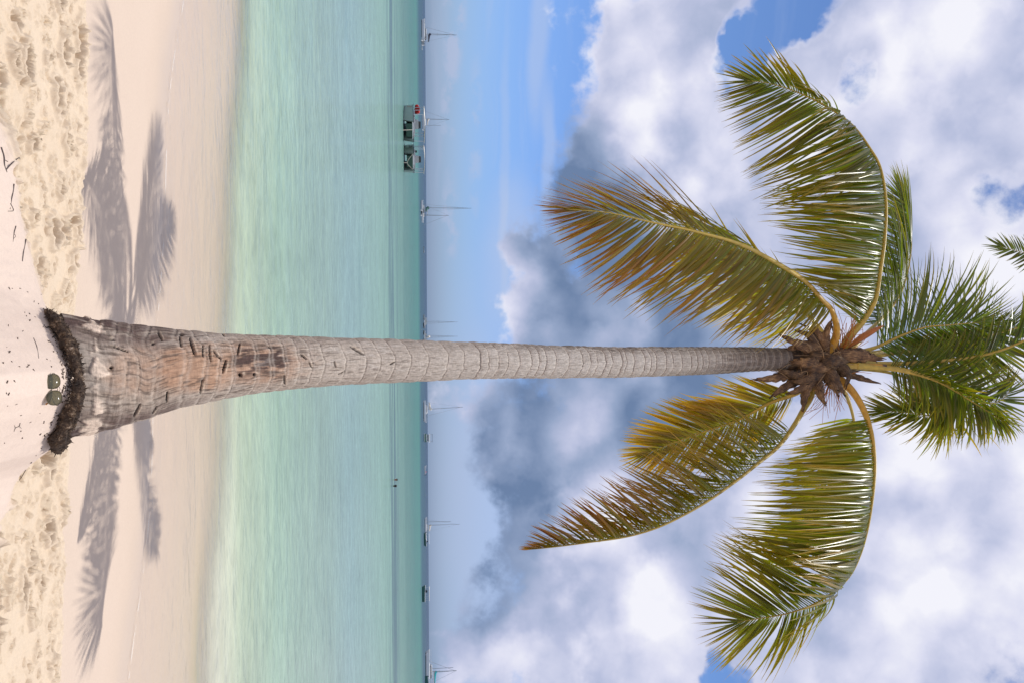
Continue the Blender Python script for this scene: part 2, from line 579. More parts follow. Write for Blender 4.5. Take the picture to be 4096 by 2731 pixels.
def on_sand(px, py):
    """march the ray of a photo point down to the sand"""
    r = ray(px, py)
    t = 2.2
    while t < 12:
        p = CAM + r * t
        if p[2] <= gz(p[0], p[1]): break
        t += 0.004
    return p

# ------------------------------------------------------------------ sea
sx = np.concatenate([-np.geomspace(16000, 6, 40), np.linspace(-5.7, 5.7, 170), np.geomspace(6, 16000, 40)])
sy = np.concatenate([np.arange(7.0, 14, 0.03), np.geomspace(14.05, 30000, 120)])
SX, SY = np.meshgrid(sx, sy)
SZ = np.zeros_like(SX)
near = (1 - sstep(11, 40, SY))
SZ += near * 0.006 * (fbm(SX * 0.5, SY * 2.0, 88, 3) - 0.5)
# a small swash wave on the right-hand side
wave_line = 9.25 + 0.10 * np.sin(SX * 1.3) + 0.05 * np.sin(SX * 3.1 + 1)
wamp = sstep(1.5, 2.6, SX) * (1 - sstep(30, 60, SX))
wt = (SY - wave_line)
SZ += wamp * 0.026 * np.where(wt < 0, np.exp(-(wt / 0.06) ** 2), np.exp(-(wt / 0.35) ** 2))
my, mx = SX.shape
ids = np.arange(my * mx).reshape(my, mx)
sf = np.stack([ids[:-1, :-1], ids[:-1, 1:], ids[1:, 1:], ids[1:, :-1]], -1).reshape(-1, 4)
scol = np.zeros((my * mx, 4))
scol[:, 0] = np.clip((SY - shore_y(SX)) / 10, 0, 1).ravel()
scol[:, 1] = (wamp * (np.exp(-((wt + 0.055) / 0.014) ** 2))).ravel()
scol[:, 2] = (wamp * (np.exp(-((wt - 0.03) / 0.10) ** 2))).ravel()
m_sea, k, out = new_mat('sea_water')
geo = k.n('ShaderNodeNewGeometry')
pos = geo.outputs['Position']
sp = k.n('ShaderNodeSeparateXYZ'); k.put(sp.inputs[0], pos)
X_, Y_ = sp.outputs[0], sp.outputs[1]
at = k.n('ShaderNodeVertexColor', layer_name='col')
sc_ = k.n('ShaderNodeSeparateColor'); k.put(sc_.inputs[0], at.outputs[0])
offs = sc_.outputs[0]
ly = k.math('LOGARITHM', Y_, 10.0)              # 0.9 at the shore ... 4.5 far out
pn = k.noise(k.vmath('MULTIPLY', pos, (0.012, 0.05, 0)), 1.0, 4.0, 0.6)
ly2 = k.math('ADD', ly, k.math('MULTIPLY_ADD', pn, 0.20, -0.10))
t = k.mr(ly2, 0.9, 3.1, 0, 1, 'LINEAR')
def lp(d): return (math.log10(d) - 0.9) / 2.2
body = k.ramp(t, [(0.0, (0.62, 0.56, 0.44)), (lp(9.8), (0.54, 0.54, 0.41)), (lp(11.2), (0.36, 0.43, 0.30)), (lp(14), (0.275, 0.39, 0.285)),
                  (lp(20), (0.235, 0.335, 0.27)), (lp(27), (0.222, 0.335, 0.31)), (lp(35), (0.215, 0.33, 0.29)), (lp(45), (0.21, 0.335, 0.275)), (lp(64), (0.175, 0.30, 0.25)),  # the bluer middle stop paints in a band of reflected sky
                  (lp(95), (0.105, 0.205, 0.18)), (lp(150), (0.075, 0.185, 0.165)), (lp(230), (0.07, 0.195, 0.17)),
                  (lp(330), (0.045, 0.10, 0.135)), (1.0, (0.04, 0.075, 0.125))])
# strips of sea grass on the bottom
gy = k.math('DIVIDE', k.math('SUBTRACT', Y_, 62.0), 9.0)
gy = k.math('POWER', 2.718, k.math('MULTIPLY', k.math('MULTIPLY', gy, gy), -1.0))
gn = k.noise(k.vmath('MULTIPLY', pos, (0.03, 0.22, 0)), 1.0, 4.0, 0.65)
grass = k.math('MULTIPLY', gy, k.mr(gn, 0.42, 0.56, 0, 0.9))
body = k.mix(grass, body, (0.075, 0.135, 0.15))
gn2 = k.noise(k.vmath('MULTIPLY', pos, (0.10, 0.5, 0)), 1.0, 3.0, 0.6)
gp = k.mr(gn2, 0.56, 0.75, 0, 0.30)
gp = k.math('MULTIPLY', gp, k.mr(Y_, 14, 22))
body = k.mix(gp, body, (0.17, 0.30, 0.30))
body = k.mix(k.math('MULTIPLY', sc_.outputs[2], 0.75), body, (0.25, 0.52, 0.36))
wv_ = k.noise(k.vmath('MULTIPLY', pos, (2.3, 3.6, 0)), 1.0, 3.0, 0.65, 0.4)
wv2 = k.noise(k.vmath('MULTIPLY', pos, (0.34, 0.62, 0)), 1.0, 4.0, 0.65, 0.4)
wq = k.math('ADD', k.mr(wv_, 0.3, 0.7, -0.11, 0.11, 'LINEAR'), k.mr(wv2, 0.3, 0.7, 0.90, 1.10, 'LINEAR'))  # light and dark of the wavelets painted into the water colour
vmw = k.vmath('SCALE', body); k.put(vmw.node.inputs['Scale'], wq)
body = vmw
# foam
fn = k.noise(k.vmath('MULTIPLY', pos, (34, 60, 0)), 1.0, 2.0, 0.7)
foam = k.math('MULTIPLY', sc_.outputs[1], k.mr(fn, 0.56, 0.70, 0, 0.40))
fl = k.math('MULTIPLY', k.mr(k.math('ABSOLUTE', k.math('SUBTRACT', offs, 0.006)), 0.0, 0.0026, 1, 0), k.mr(k.noise(k.vmath('MULTIPLY', pos, (5, 5, 0)), 1.0, 3.0, 0.7), 0.47, 0.62))
foam = k.math('MAXIMUM', foam, k.math('MULTIPLY', fl, 0.28))
# ripples
def rip(sx_, sy_, d):
    return k.noise(k.vmath('MULTIPLY', pos, (sx_, sy_, 1)), 1.0, d, 0.6, 0.3)
r1 = rip(3.6, 6.0, 3.0)
r2 = rip(0.8, 1.5, 3.0)
r3 = rip(0.10, 0.25, 3.0)
r0 = rip(10.0, 15.0, 2.0)
h = k.math('ADD', k.math('MULTIPLY', r1, k.mr(Y_, 9, 60, 0.016, 0.09)), k.math('MULTIPLY', r2, k.mr(Y_, 10, 100, 0.05, 0.42)))
h = k.math('ADD', h, k.math('MULTIPLY', r3, k.mr(Y_, 40, 400, 0.1, 1.8)))
h = k.math('ADD', h, k.math('MULTIPLY', r0, 0.0028))
bp = k.n('ShaderNodeBump'); bp.inputs['Strength'].default_value = 1.0; bp.inputs['Distance'].default_value = 1.0
k.put(bp.inputs['Height'], h)
# body: refracted light; clear near the sand
dif = k.n('ShaderNodeBsdfDiffuse'); k.put(dif.inputs[0], body); k.put(dif.inputs['Normal'], bp.outputs[0])
tr = k.n('ShaderNodeBsdfTransparent')
k.put(tr.inputs[0], k.mix(k.mr(offs, 0.0, 0.30), (1, 1, 1), (0.96, 0.99, 0.95)))
opq = k.mr(k.math('ADD', offs, k.math('MULTIPLY_ADD', pn, 0.16, -0.08)), 0.18, 0.34, 0.02, 1.0)
ms = k.n('ShaderNodeMixShader'); k.put(ms.inputs[0], opq)
k.t.links.new(tr.outputs[0], ms.inputs[1]); k.t.links.new(dif.outputs[0], ms.inputs[2])
gl = k.n('ShaderNodeBsdfGlossy'); gl.inputs['Roughness'].default_value = 0.10; k.put(gl.inputs['Normal'], bp.outputs[0])
fr = k.n('ShaderNodeFresnel'); fr.inputs[0].default_value = 1.33; k.put(fr.inputs['Normal'], bp.outputs[0])
ff = k.math('MINIMUM', k.math('MULTIPLY', fr.outputs[0], 0.72), k.mr(Y_, 30, 300, 0.42, 0.24))
ff = k.math('MULTIPLY', ff, k.mr(offs, -0.02, 0.25, 0.35, 1.0))
m2 = k.n('ShaderNodeMixShader'); k.put(m2.inputs[0], ff)
k.t.links.new(ms.outputs[0], m2.inputs[1]); k.t.links.new(gl.outputs[0], m2.inputs[2])
fd = k.n('ShaderNodeBsdfDiffuse'); fd.inputs[0].default_value = (0.85, 0.86, 0.83, 1)
m3 = k.n('ShaderNodeMixShader'); k.put(m3.inputs[0], foam)
k.t.links.new(m2.outputs[0], m3.inputs[1]); k.t.links.new(fd.outputs[0], m3.inputs[2])
k.t.links.new(m3.outputs[0], out.inputs[0])
sea = mesh_obj('sea', np.stack([SX, SY, SZ], -1).reshape(-1, 3), sf, m_sea, smooth=True, cols=scol)
tag(sea, kind='structure')

# ------------------------------------------------------------------ palm tree
HUB = P(3290, 1440, 6.8)


def catmull(pts, n):
    pts = np.asarray(pts, dtype=float)
    m = len(pts)
    seg = np.linalg.norm(np.diff(pts[:, :3], axis=0), axis=1)
    T = np.concatenate([[0], np.cumsum(np.sqrt(seg + 1e-9))])
    # monotone-ish cubic hermite with finite-difference tangents
    d = np.gradient(pts, T, axis=0)
    s = np.linspace(0, T[-1], n * 6)
    j = np.clip(np.searchsorted(T, s, side='right') - 1, 0, m - 2)
    h = (T[j + 1] - T[j])[:, None]
    u = ((s - T[j]) / (T[j + 1] - T[j]))[:, None]
    p = (2 * u ** 3 - 3 * u ** 2 + 1) * pts[j] + (u ** 3 - 2 * u ** 2 + u) * h * d[j] + (-2 * u ** 3 + 3 * u ** 2) * pts[j + 1] + (u ** 3 - u ** 2) * h * d[j + 1]
    L = np.concatenate([[0], np.cumsum(np.linalg.norm(np.diff(p[:, :3], axis=0), axis=1))])
    q = np.linspace(0, L[-1], n)
    return np.stack([np.interp(q, L, p[:, c]) for c in range(p.shape[1])], 1), L[-1]


def frames(path):
    T = np.gradient(path, axis=0)
    T /= np.linalg.norm(T, axis=1)[:, None]
    return T


def tube_mesh(path, rad, seg=10, flat=1.0, updir=None):
    """round (or flattened) tube along a path; returns verts, quad faces"""
    path = np.asarray(path); n = len(path)
    T = frames(path)
    ref = np.array([0.31, 0.2, 0.93]) if updir is None else np.asarray(updir, float)
    A = np.cross(T, ref); A /= (np.linalg.norm(A, axis=1)[:, None] + 1e-9)
    B = np.cross(A, T)
    th = np.linspace(0, 2 * np.pi, seg, endpoint=False)
    rad = np.broadcast_to(np.asarray(rad, float), (n,))
    V = path[:, None, :] + rad[:, None, None] * (np.cos(th)[None, :, None] * A[:, None, :] + flat * np.sin(th)[None, :, None] * B[:, None, :])
    V = V.reshape(-1, 3)
    ids = np.arange(n * seg).reshape(n, seg)
    f = np.stack([ids[:-1, :], np.roll(ids, -1, 1)[:-1, :], np.roll(ids, -1, 1)[1:, :], ids[1:, :]], -1).reshape(-1, 4)
    faces = [tuple(q) for q in f]
    faces.append(tuple(ids[0][::-1])); faces.append(tuple(ids[-1]))
    return V, faces


palm = empty('palm_tree', TREE)
tag(palm, 'tall coconut palm with grey ringed trunk leaning over the beach, some fronds browning', 'palm tree')


def palm_part(name, verts, faces, mat, parent=None, **kw):
    o = mesh_obj(name, np.asarray(verts) - TREE, faces, mat, **kw)
    o.parent = parent if parent is not None else palm
    return o


# ---- trunk ----
KEY = [  # photo x, upper edge y, lower edge y, depth
    (240, 1250, 1758, 3.49), (357, 1272, 1733, 3.54), (440, 1283, 1712, 3.58), (522, 1295, 1688, 3.62), (610, 1304, 1660, 3.66), (697, 1318, 1632, 3.71), (871, 1333, 1596, 3.86),
    (1045, 1343, 1566, 4.02), (1219, 1349, 1548, 4.2), (1393, 1354, 1536, 4.4), (1654, 1362, 1522, 4.72),
    (1916, 1370, 1513, 5.05), (2177, 1381, 1510, 5.4), (2438, 1389, 1508, 5.75), (2699, 1389, 1500, 6.1),
    (2873, 1389, 1492, 6.32), (3048, 1391, 1480, 6.52), (3187, 1396, 1476, 6.68), (3330, 1404, 1472, 6.84)]
cen = []
for (x, a, b_, dep) in KEY:
    c = P(x, (a + b_) / 2, dep)
    cen.append([*c, (b_ - a) / F * axial(c) / 2, x])
NS, NA = 1500, 300
path, TL = catmull(cen, NS)
axis = path[:, :3]; r0 = path[:, 3]; xim = path[:, 4]
Tt = frames(axis)
sarc = np.linspace(0, TL, NS)
A = np.cross(Tt, np.array([0.0, 0.0, 1.0])); A /= np.linalg.norm(A, axis=1)[:, None]   # world right
A[A[:, 0] < 0] *= -1
B = np.cross(A, Tt)                                # points up / toward the viewer
B[B[:, 1] > 0] *= -1
th = np.linspace(0, 2 * np.pi, NA, endpoint=False) + np.pi   # angle 90deg faces the viewer, the seam is at the back
TH, S = np.meshgrid(th, sarc)
XI = np.broadcast_to(xim[:, None], TH.shape)
# leaf scars
sc_x = []
x = 395.0
while x < 3300:
    sc_x.append(x)
    if x < 900: st = random.uniform(50, 105)
    elif x < 1700: st = random.uniform(42, 98)
    elif x < 2250: st = random.uniform(28, 72)
    elif x < 2750: st = random.uniform(18, 46)
    else: st = random.uniform(18, 30)
    x += st
sc_s = np.interp(sc_x, xim, sarc)
wob = 0.020 * (fbm(np.cos(TH) * 1.3 + 5 + S * 1.2, np.sin(TH) * 1.3 + S * 0.3, 100, 3) - 0.5) * 2 * np.clip(r0 / 0.12, 0.5, 1.8)[:, None]
wob = wob + 0.006 * (vnoise(np.cos(TH) * 6 + S * 2, np.sin(TH) * 6, 102) - 0.5)
SW = S + wob
jj = np.clip(np.searchsorted(sc_s, SW.ravel(), side='right') - 1, 0, len(sc_s) - 2).reshape(SW.shape)
lo = sc_s[jj]; hi = sc_s[jj + 1]
ph = np.clip((SW - lo) / (hi - lo), 0, 1)
amp = np.interp(xim, [300, 900, 1700, 2300, 2800, 3100], [0.006, 0.007, 0.0075, 0.009, 0.0095, 0.011])[:, None] * (0.6 + 0.8 * _hash(jj, jj * 0 + 3, 5))
bul = np.sin(np.pi * np.clip(ph, 0, 1) ** 0.8) ** 0.6 * 0.55 + ph * 0.55
rad = r0[:, None] + amp * (bul - 0.4)
dscar = np.minimum(SW - lo, hi - SW)
line = np.exp(-(dscar / 0.0045) ** 2)
scar_on = 0.35 + 0.65 * (vnoise(np.cos(TH) * 2.5 + jj * 3.1, np.sin(TH) * 2.5, 107) > 0.35)
rad -= line * 0.0045 * scar_on * (np.interp(xim, [900, 1700], [0.5, 1.0])[:, None])
# lengthwise fibre grooves and cracks
u_ = TH * 1.25 + 0 * S
fib = fbm(u_ * 30, S * 6, 110, 3)
crk = fbm(u_ * 22, S * 13.0 + jj * 1.7, 112, 3)
crack = sstep(0.60, 0.68, crk) * np.interp(xim, [400, 800, 1200, 1800, 2600], [0.9, 1.0, 0.8, 0.45, 0.3])[:, None]
rad -= crack * 0.0025 + (0.5 - fib) * 0.003
rad += 0.010 * (fbm(np.cos(TH) * 1.5 + 9, S * 3 + np.sin(TH) * 1.5, 115, 3) - 0.5)
VXYZ = axis[:, None, :] + rad[..., None] * (np.cos(TH)[..., None] * A[:, None, :] + np.sin(TH)[..., None] * B[:, None, :])
# photo coordinates of every trunk vertex as it leaves the lathe: used to lay out the bark's marks
rel = VXYZ - CAM
dd = rel @ D_AX
IX = 2048 + F * (rel @ U_AX) / dd
IY = 1365.5 - F * (rel @ V_AX) / dd
front = (np.sin(TH) > -0.15)
# colours (albedo)
def C(*c): return np.array(c)
n_big = fbm(np.cos(TH) * 1.6 + S * 1.1, np.sin(TH) * 1.6 + S * 2.1, 120, 4)[..., None]
n_sml = fbm(u_ * 9, S * 22, 121, 3)[..., None]
base = C(0.33, 0.262, 0.205) * (1 - n_big) + C(0.47, 0.40, 0.335) * n_big
grey = C(0.40, 0.36, 0.315) * (1 - n_sml) + C(0.52, 0.48, 0.435) * n_sml
wg = np.interp(xim, [300, 1200, 1700, 2200], [0.0, 0.15, 0.6, 1.0])[:, None, None]
col = base * (1 - wg) + grey * wg
# patchy darker flanks low down
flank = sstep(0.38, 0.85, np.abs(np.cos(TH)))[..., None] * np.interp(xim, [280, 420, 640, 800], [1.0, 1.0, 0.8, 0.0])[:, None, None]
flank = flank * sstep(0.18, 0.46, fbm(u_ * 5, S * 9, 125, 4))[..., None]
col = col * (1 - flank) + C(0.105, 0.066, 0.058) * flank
# rubbed reddish-brown face
def ell(cx, cy, rx, ry, soft=0.5):
    q = np.sqrt(((IX - cx) / rx) ** 2 + ((IY - cy) / ry) ** 2) + 0.5 * (fbm(u_ * 4, S * 8, 127, 3) - 0.5)
    return (1 - sstep(1 - soft, 1 + soft * 0.4, q)) * front
tan = np.maximum(ell(760, 1470, 230, 110), 0.9 * ell(1000, 1450, 240, 95))[..., None]
tan = np.maximum(tan, 0.6 * ell(560, 1480, 170, 120)[..., None])
col = col * (1 - 0.85 * tan) + (C(0.37, 0.19, 0.105) * (1 - n_sml) + C(0.46, 0.29, 0.19) * n_sml) * 0.85 * tan
# burnt patch
burn = np.maximum(ell(1085, 1440, 82, 72, 0.6), ell(985, 1440, 70, 78, 0.7) * 0.85)[..., None] * sstep(0.30, 0.62, fbm(u_ * 8, S * 13, 129, 4))[..., None]
burn = np.clip(burn * 1.5, 0, 1)
col = col * (1 - burn) + C(0.075, 0.045, 0.038) * burn
# white lichen blotches
lich = sstep(0.62, 0.74, fbm(u_ * 7, S * 9 + 4, 131, 4))[..., None] * np.interp(xim, [380, 700, 1700, 2500], [0.12, 0.10, 0.30, 0.4])[:, None, None]
col = col * (1 - lich) + C(0.60, 0.56, 0.51) * lich
# dark stains on the side, and crown shade painted into the upper bark colour
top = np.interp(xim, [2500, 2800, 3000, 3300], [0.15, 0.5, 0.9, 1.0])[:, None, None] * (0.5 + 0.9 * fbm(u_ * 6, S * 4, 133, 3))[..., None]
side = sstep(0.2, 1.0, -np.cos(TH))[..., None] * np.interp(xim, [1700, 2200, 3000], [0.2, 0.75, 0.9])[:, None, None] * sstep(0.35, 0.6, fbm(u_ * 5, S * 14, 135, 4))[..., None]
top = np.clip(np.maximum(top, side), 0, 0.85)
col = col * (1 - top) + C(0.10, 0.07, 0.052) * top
# cracks, scar lines
col = col * (1 - 0.75 * crack[..., None]) + C(0.09, 0.065, 0.05) * 0.75 * crack[..., None]
sl_ = (line * scar_on * np.interp(xim, [350, 800, 1500, 1900], [0.3, 0.4, 0.8, 0.95])[:, None] * (0.45 + 0.55 * _hash(jj, jj * 0 + 8, 9)))[..., None]
sl_ = np.clip(sl_, 0, 0.9)
below = np.exp(-((dscar - 0.009) / 0.006) ** 2)[..., None] * np.interp(xim, [400, 1200], [0.15, 0.35])[:, None, None]
col = col * (1 - below) + C(0.58, 0.50, 0.42) * below
col = col * (1 - sl_) + C(0.10, 0.075, 0.058) * sl_
# machete cuts (photo x, y, half length, half width, angle of the cut in the picture)
CUTS = [(640, 1345, 22, 5, 65), (722, 1365, 22, 5, 80), (770, 1385, 38, 8, 72), (812, 1405, 24, 4, 88), (840, 1412, 36, 5, 86), (868, 1418, 26, 5, 48),
        (893, 1340, 8, 4, 60), (955, 1395, 26, 5, 100), (898, 1465, 30, 7, 105), (806, 1545, 30, 6, 100), (668, 1585, 24, 4, 95), (548, 1640, 32, 6, 118), (618, 1640, 18, 4, 120),
        (962, 1500, 9, 10, 60), (1018, 1498, 7, 9, 60), (1138, 1519, 20, 5, 88), (1428, 1402, 34, 5, 30), (1214, 1425, 18, 4, 40), (1340, 1455, 14, 3, 75), (1242, 1458, 14, 3, 65),
        (475, 1393, 40, 3, 20), (447, 1358, 8, 6, 0), (1075, 1388, 10, 3, 40), (612, 1375, 7, 5, 0), (725, 1338, 10, 8, 20), (445, 1470, 7, 7, 0), (1570, 1452, 12, 3, -30), (1365, 1490, 16, 2, -30), (1100, 1340, 8, 3, 50)]
for (cx, cy, hl, hw, an) in CUTS:
    ca, sa = math.cos(math.radians(an)), math.sin(math.radians(an))
    du = (IX - cx) * ca + (IY - cy) * sa
    dv = -(IX - cx) * sa + (IY - cy) * ca
    w = np.clip(1 - (du / hl) ** 2, 0, 1)
    q = np.where(w > 0, np.abs(dv) / (0.62 * hw * np.sqrt(w) + 0.5), 9)
    m = ((1 - sstep(0.6, 1.25, q)) * front)[..., None]
    rim = (np.exp(-(((dv / hw) + 1.6) / 0.5) ** 2) * w * front)[..., None] * 0.6
    col = col * (1 - rim) + C(0.58, 0.46, 0.34) * rim
    col = col * (1 - m) + C(0.03, 0.022, 0.017) * m
    VXYZ = VXYZ - m * 0.016 * (np.cos(TH)[..., None] * A[:, None, :] + np.sin(TH)[..., None] * B[:, None, :])
# sand caked on the ledge over the roots
sandy = sstep(0.40, 0.52, fbm(u_ * 4, S * 14, 140, 4) + 0.14 - np.abs(XI - 352) / 120 - np.abs(np.cos(TH) - 0.12) * 0.16)[..., None] * front[..., None]
col = col * (1 - sandy) + C(0.60, 0.48, 0.38) * sandy
VXYZ = VXYZ + sandy * 0.008 * (np.cos(TH)[..., None] * A[:, None, :] + np.sin(TH)[..., None] * B[:, None, :])

m_bark, k, out = new_mat('bark')
b = k.n('ShaderNodeBsdfPrincipled')
at = k.n('ShaderNodeVertexColor', layer_name='col')
sa_ = k.n('ShaderNodeAttribute', attribute_name='suv')
f1 = k.noise(k.vmath('MULTIPLY', sa_.outputs['Vector'], (95.0, 30.0, 0)), 1.0, 4.0, 0.65, dim='2D')
f2 = k.noise(k.vmath('MULTIPLY', sa_.outputs['Vector'], (30.0, 130.0, 0)), 1.0, 3.0, 0.6, dim='2D')
g = k.math('MULTIPLY', k.mr(f1, 0.28, 0.72, 0.72, 1.25, 'LINEAR'), k.mr(f2, 0.3, 0.7, 0.88, 1.10, 'LINEAR'))
vm = k.vmath('SCALE', at.outputs[0]); k.put(vm.node.inputs['Scale'], g)
k.put(b.inputs['Base Color'], vm)
b.inputs['Roughness'].default_value = 0.85
b.inputs['Specular IOR Level'].default_value = 0.25
bp = k.n('ShaderNodeBump'); bp.inputs['Strength'].default_value = 0.55; bp.inputs['Distance'].default_value = 0.006
k.put(bp.inputs['Height'], k.math('ADD', f1, k.math('MULTIPLY', f2, 0.6)))
k.put(b.inputs['Normal'], bp.outputs[0])
k.t.links.new(b.outputs[0], out.inputs[0])
ids = np.arange(NS * NA).reshape(NS, NA)
tf = np.stack([ids[:-1, :], np.roll(ids, -1, 1)[:-1, :], np.roll(ids, -1, 1)[1:, :], ids[1:, :]], -1).reshape(-1, 4)
suv = np.stack([(TH * 0.17 + 0 * S), S], -1).reshape(-1, 2)
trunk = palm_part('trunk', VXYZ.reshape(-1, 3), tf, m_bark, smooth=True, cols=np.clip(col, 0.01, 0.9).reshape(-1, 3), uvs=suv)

# ---- dark mat of roots round the foot ----
m_root, k, out = new_mat('root_mat')
b = k.n('ShaderNodeBsdfPrincipled')
tc = k.n('ShaderNodeTexCoord')
f = k.noise(tc.outputs['Object'], 28.0, 6.0, 0.75)
k.put(b.inputs['Base Color'], k.ramp(f, [(0.30, (0.018, 0.012, 0.009)), (0.52, (0.06, 0.036, 0.022)), (0.60, (0.17, 0.11, 0.065)), (0.68, (0.50, 0.40, 0.31))]))
b.inputs['Roughness'].default_value = 0.9
bp = k.n('ShaderNodeBump'); bp.inputs['Strength'].default_value = 1.0; bp.inputs['Distance'].default_value = 0.02
k.put(bp.inputs['Height'], f); k.put(b.inputs['Normal'], bp.outputs[0])
k.t.links.new(b.outputs[0], out.inputs[0])
ROOT = [(182, 1242, 3.44, 20), (208, 1268, 3.40, 42), (245, 1320, 3.34, 56), (278, 1380, 3.29, 56), (302, 1450, 3.255, 46), (314, 1520, 3.24, 38),
        (310, 1590, 3.25, 48), (286, 1650, 3.28, 58), (255, 1710, 3.33, 70), (236, 1758, 3.39, 78), (236, 1796, 3.44, 44)]
rp = []
for (x, y, dep, w) in ROOT:
    p = P(x, y, dep)
    rp.append([*p, w / F * axial(p) * 0.46])
rpath, _ = catmull(rp, 260)
V, fc = tube_mesh(rpath[:, :3], rpath[:, 3], 40)
V = V.reshape(260, 40, 3)
cc_ = rpath[:, None, :3]
dirs = (V - cc_)
ii, ja = np.meshgrid(np.arange(260), np.arange(40), indexing='ij')
rough_ = 0.35 + 1.25 * fbm(ii * 0.10, np.cos(ja / 40 * 6.283) * 2.0 + 5 + ii * 0.02, 150, 5)
V = cc_ + dirs * rough_[..., None]
root_o = palm_part('root_mass', V.reshape(-1, 3), fc, m_root)
# hair-like rootlets over it, all one part
vs, fs = [], []
for q in range(700):
    i = random.randrange(4, 256); j = random.randrange(40)
    p0 = V[i, j]; nrm = dirs[i, j]; nrm = nrm / (np.linalg.norm(nrm) + 1e-9)
    d = nrm * random.uniform(0.3, 1) + np.array([random.gauss(0, .5), random.gauss(0, .4), random.gauss(-0.1, .5)])
    d /= np.linalg.norm(d)
    l = random.uniform(0.006, 0.020)
    w = random.uniform(0.0015, 0.004)
    s = np.cross(d, np.array([random.gauss(0, 1), random.gauss(0, 1), random.gauss(0, 1)])); s /= np.linalg.norm(s)
    t2 = np.cross(d, s)
    n0 = len(vs)
    vs += [p0 + s * w, p0 - s * w * 0.5 + t2 * w, p0 - s * w * 0.5 - t2 * w, p0 + d * l]
    fs += [(n0, n0 + 1, n0 + 3), (n0 + 1, n0 + 2, n0 + 3), (n0 + 2, n0, n0 + 3)]
o = palm_part('rootlets', vs, fs, m_root, parent=root_o)
o.location = (0, 0, 0)

# ---- fronds ----
m_leaf, k, out = new_mat('leaflets')
b = k.n('ShaderNodeBsdfPrincipled')
at = k.n('ShaderNodeVertexColor', layer_name='col')
k.put(b.inputs['Base Color'], at.outputs[0])
b.inputs['Roughness'].default_value = 0.30
b.inputs['Specular IOR Level'].default_value = 0.6
tl = k.n('ShaderNodeBsdfTranslucent')
k.put(tl.inputs[0], k.vmath('MULTIPLY', at.outputs[0], (2.5, 2.75, 0.65)))
ms = k.n('ShaderNodeMixShader'); ms.inputs[0].default_value = 0.42
k.t.links.new(b.outputs[0], ms.inputs[1]); k.t.links.new(tl.outputs[0], ms.inputs[2])
k.t.links.new(ms.outputs[0], out.inputs[0])

m_stalk, k, out = new_mat('frond_stalk')
b = k.n('ShaderNodeBsdfPrincipled')
at = k.n('ShaderNodeVertexColor', layer_name='col')
tc = k.n('ShaderNodeTexCoord')
f = k.noise(tc.outputs['Object'], 25.0, 3.0)
vm = k.vmath('SCALE', at.outputs[0]); k.put(vm.node.inputs['Scale'], k.mr(f, 0.3, 0.7, 0.8, 1.15, 'LINEAR'))
k.put(b.inputs['Base Color'], vm)
b.inputs['Roughness'].default_value = 0.42
k.t.links.new(b.outputs[0], out.inputs[0])

GREEN = np.array([0.038, 0.098, 0.010]); DGREEN = np.array([0.020, 0.064, 0.010]); LIME = np.array([0.13, 0.15, 0.011])
YEL = np.array([0.40, 0.225, 0.012]); BRN = np.array([0.21, 0.070, 0.012]); DRY = np.array([0.30, 0.19, 0.085]); STALKY = np.array([0.42, 0.30, 0.05]); STALKO = np.array([0.50, 0.24, 0.02])


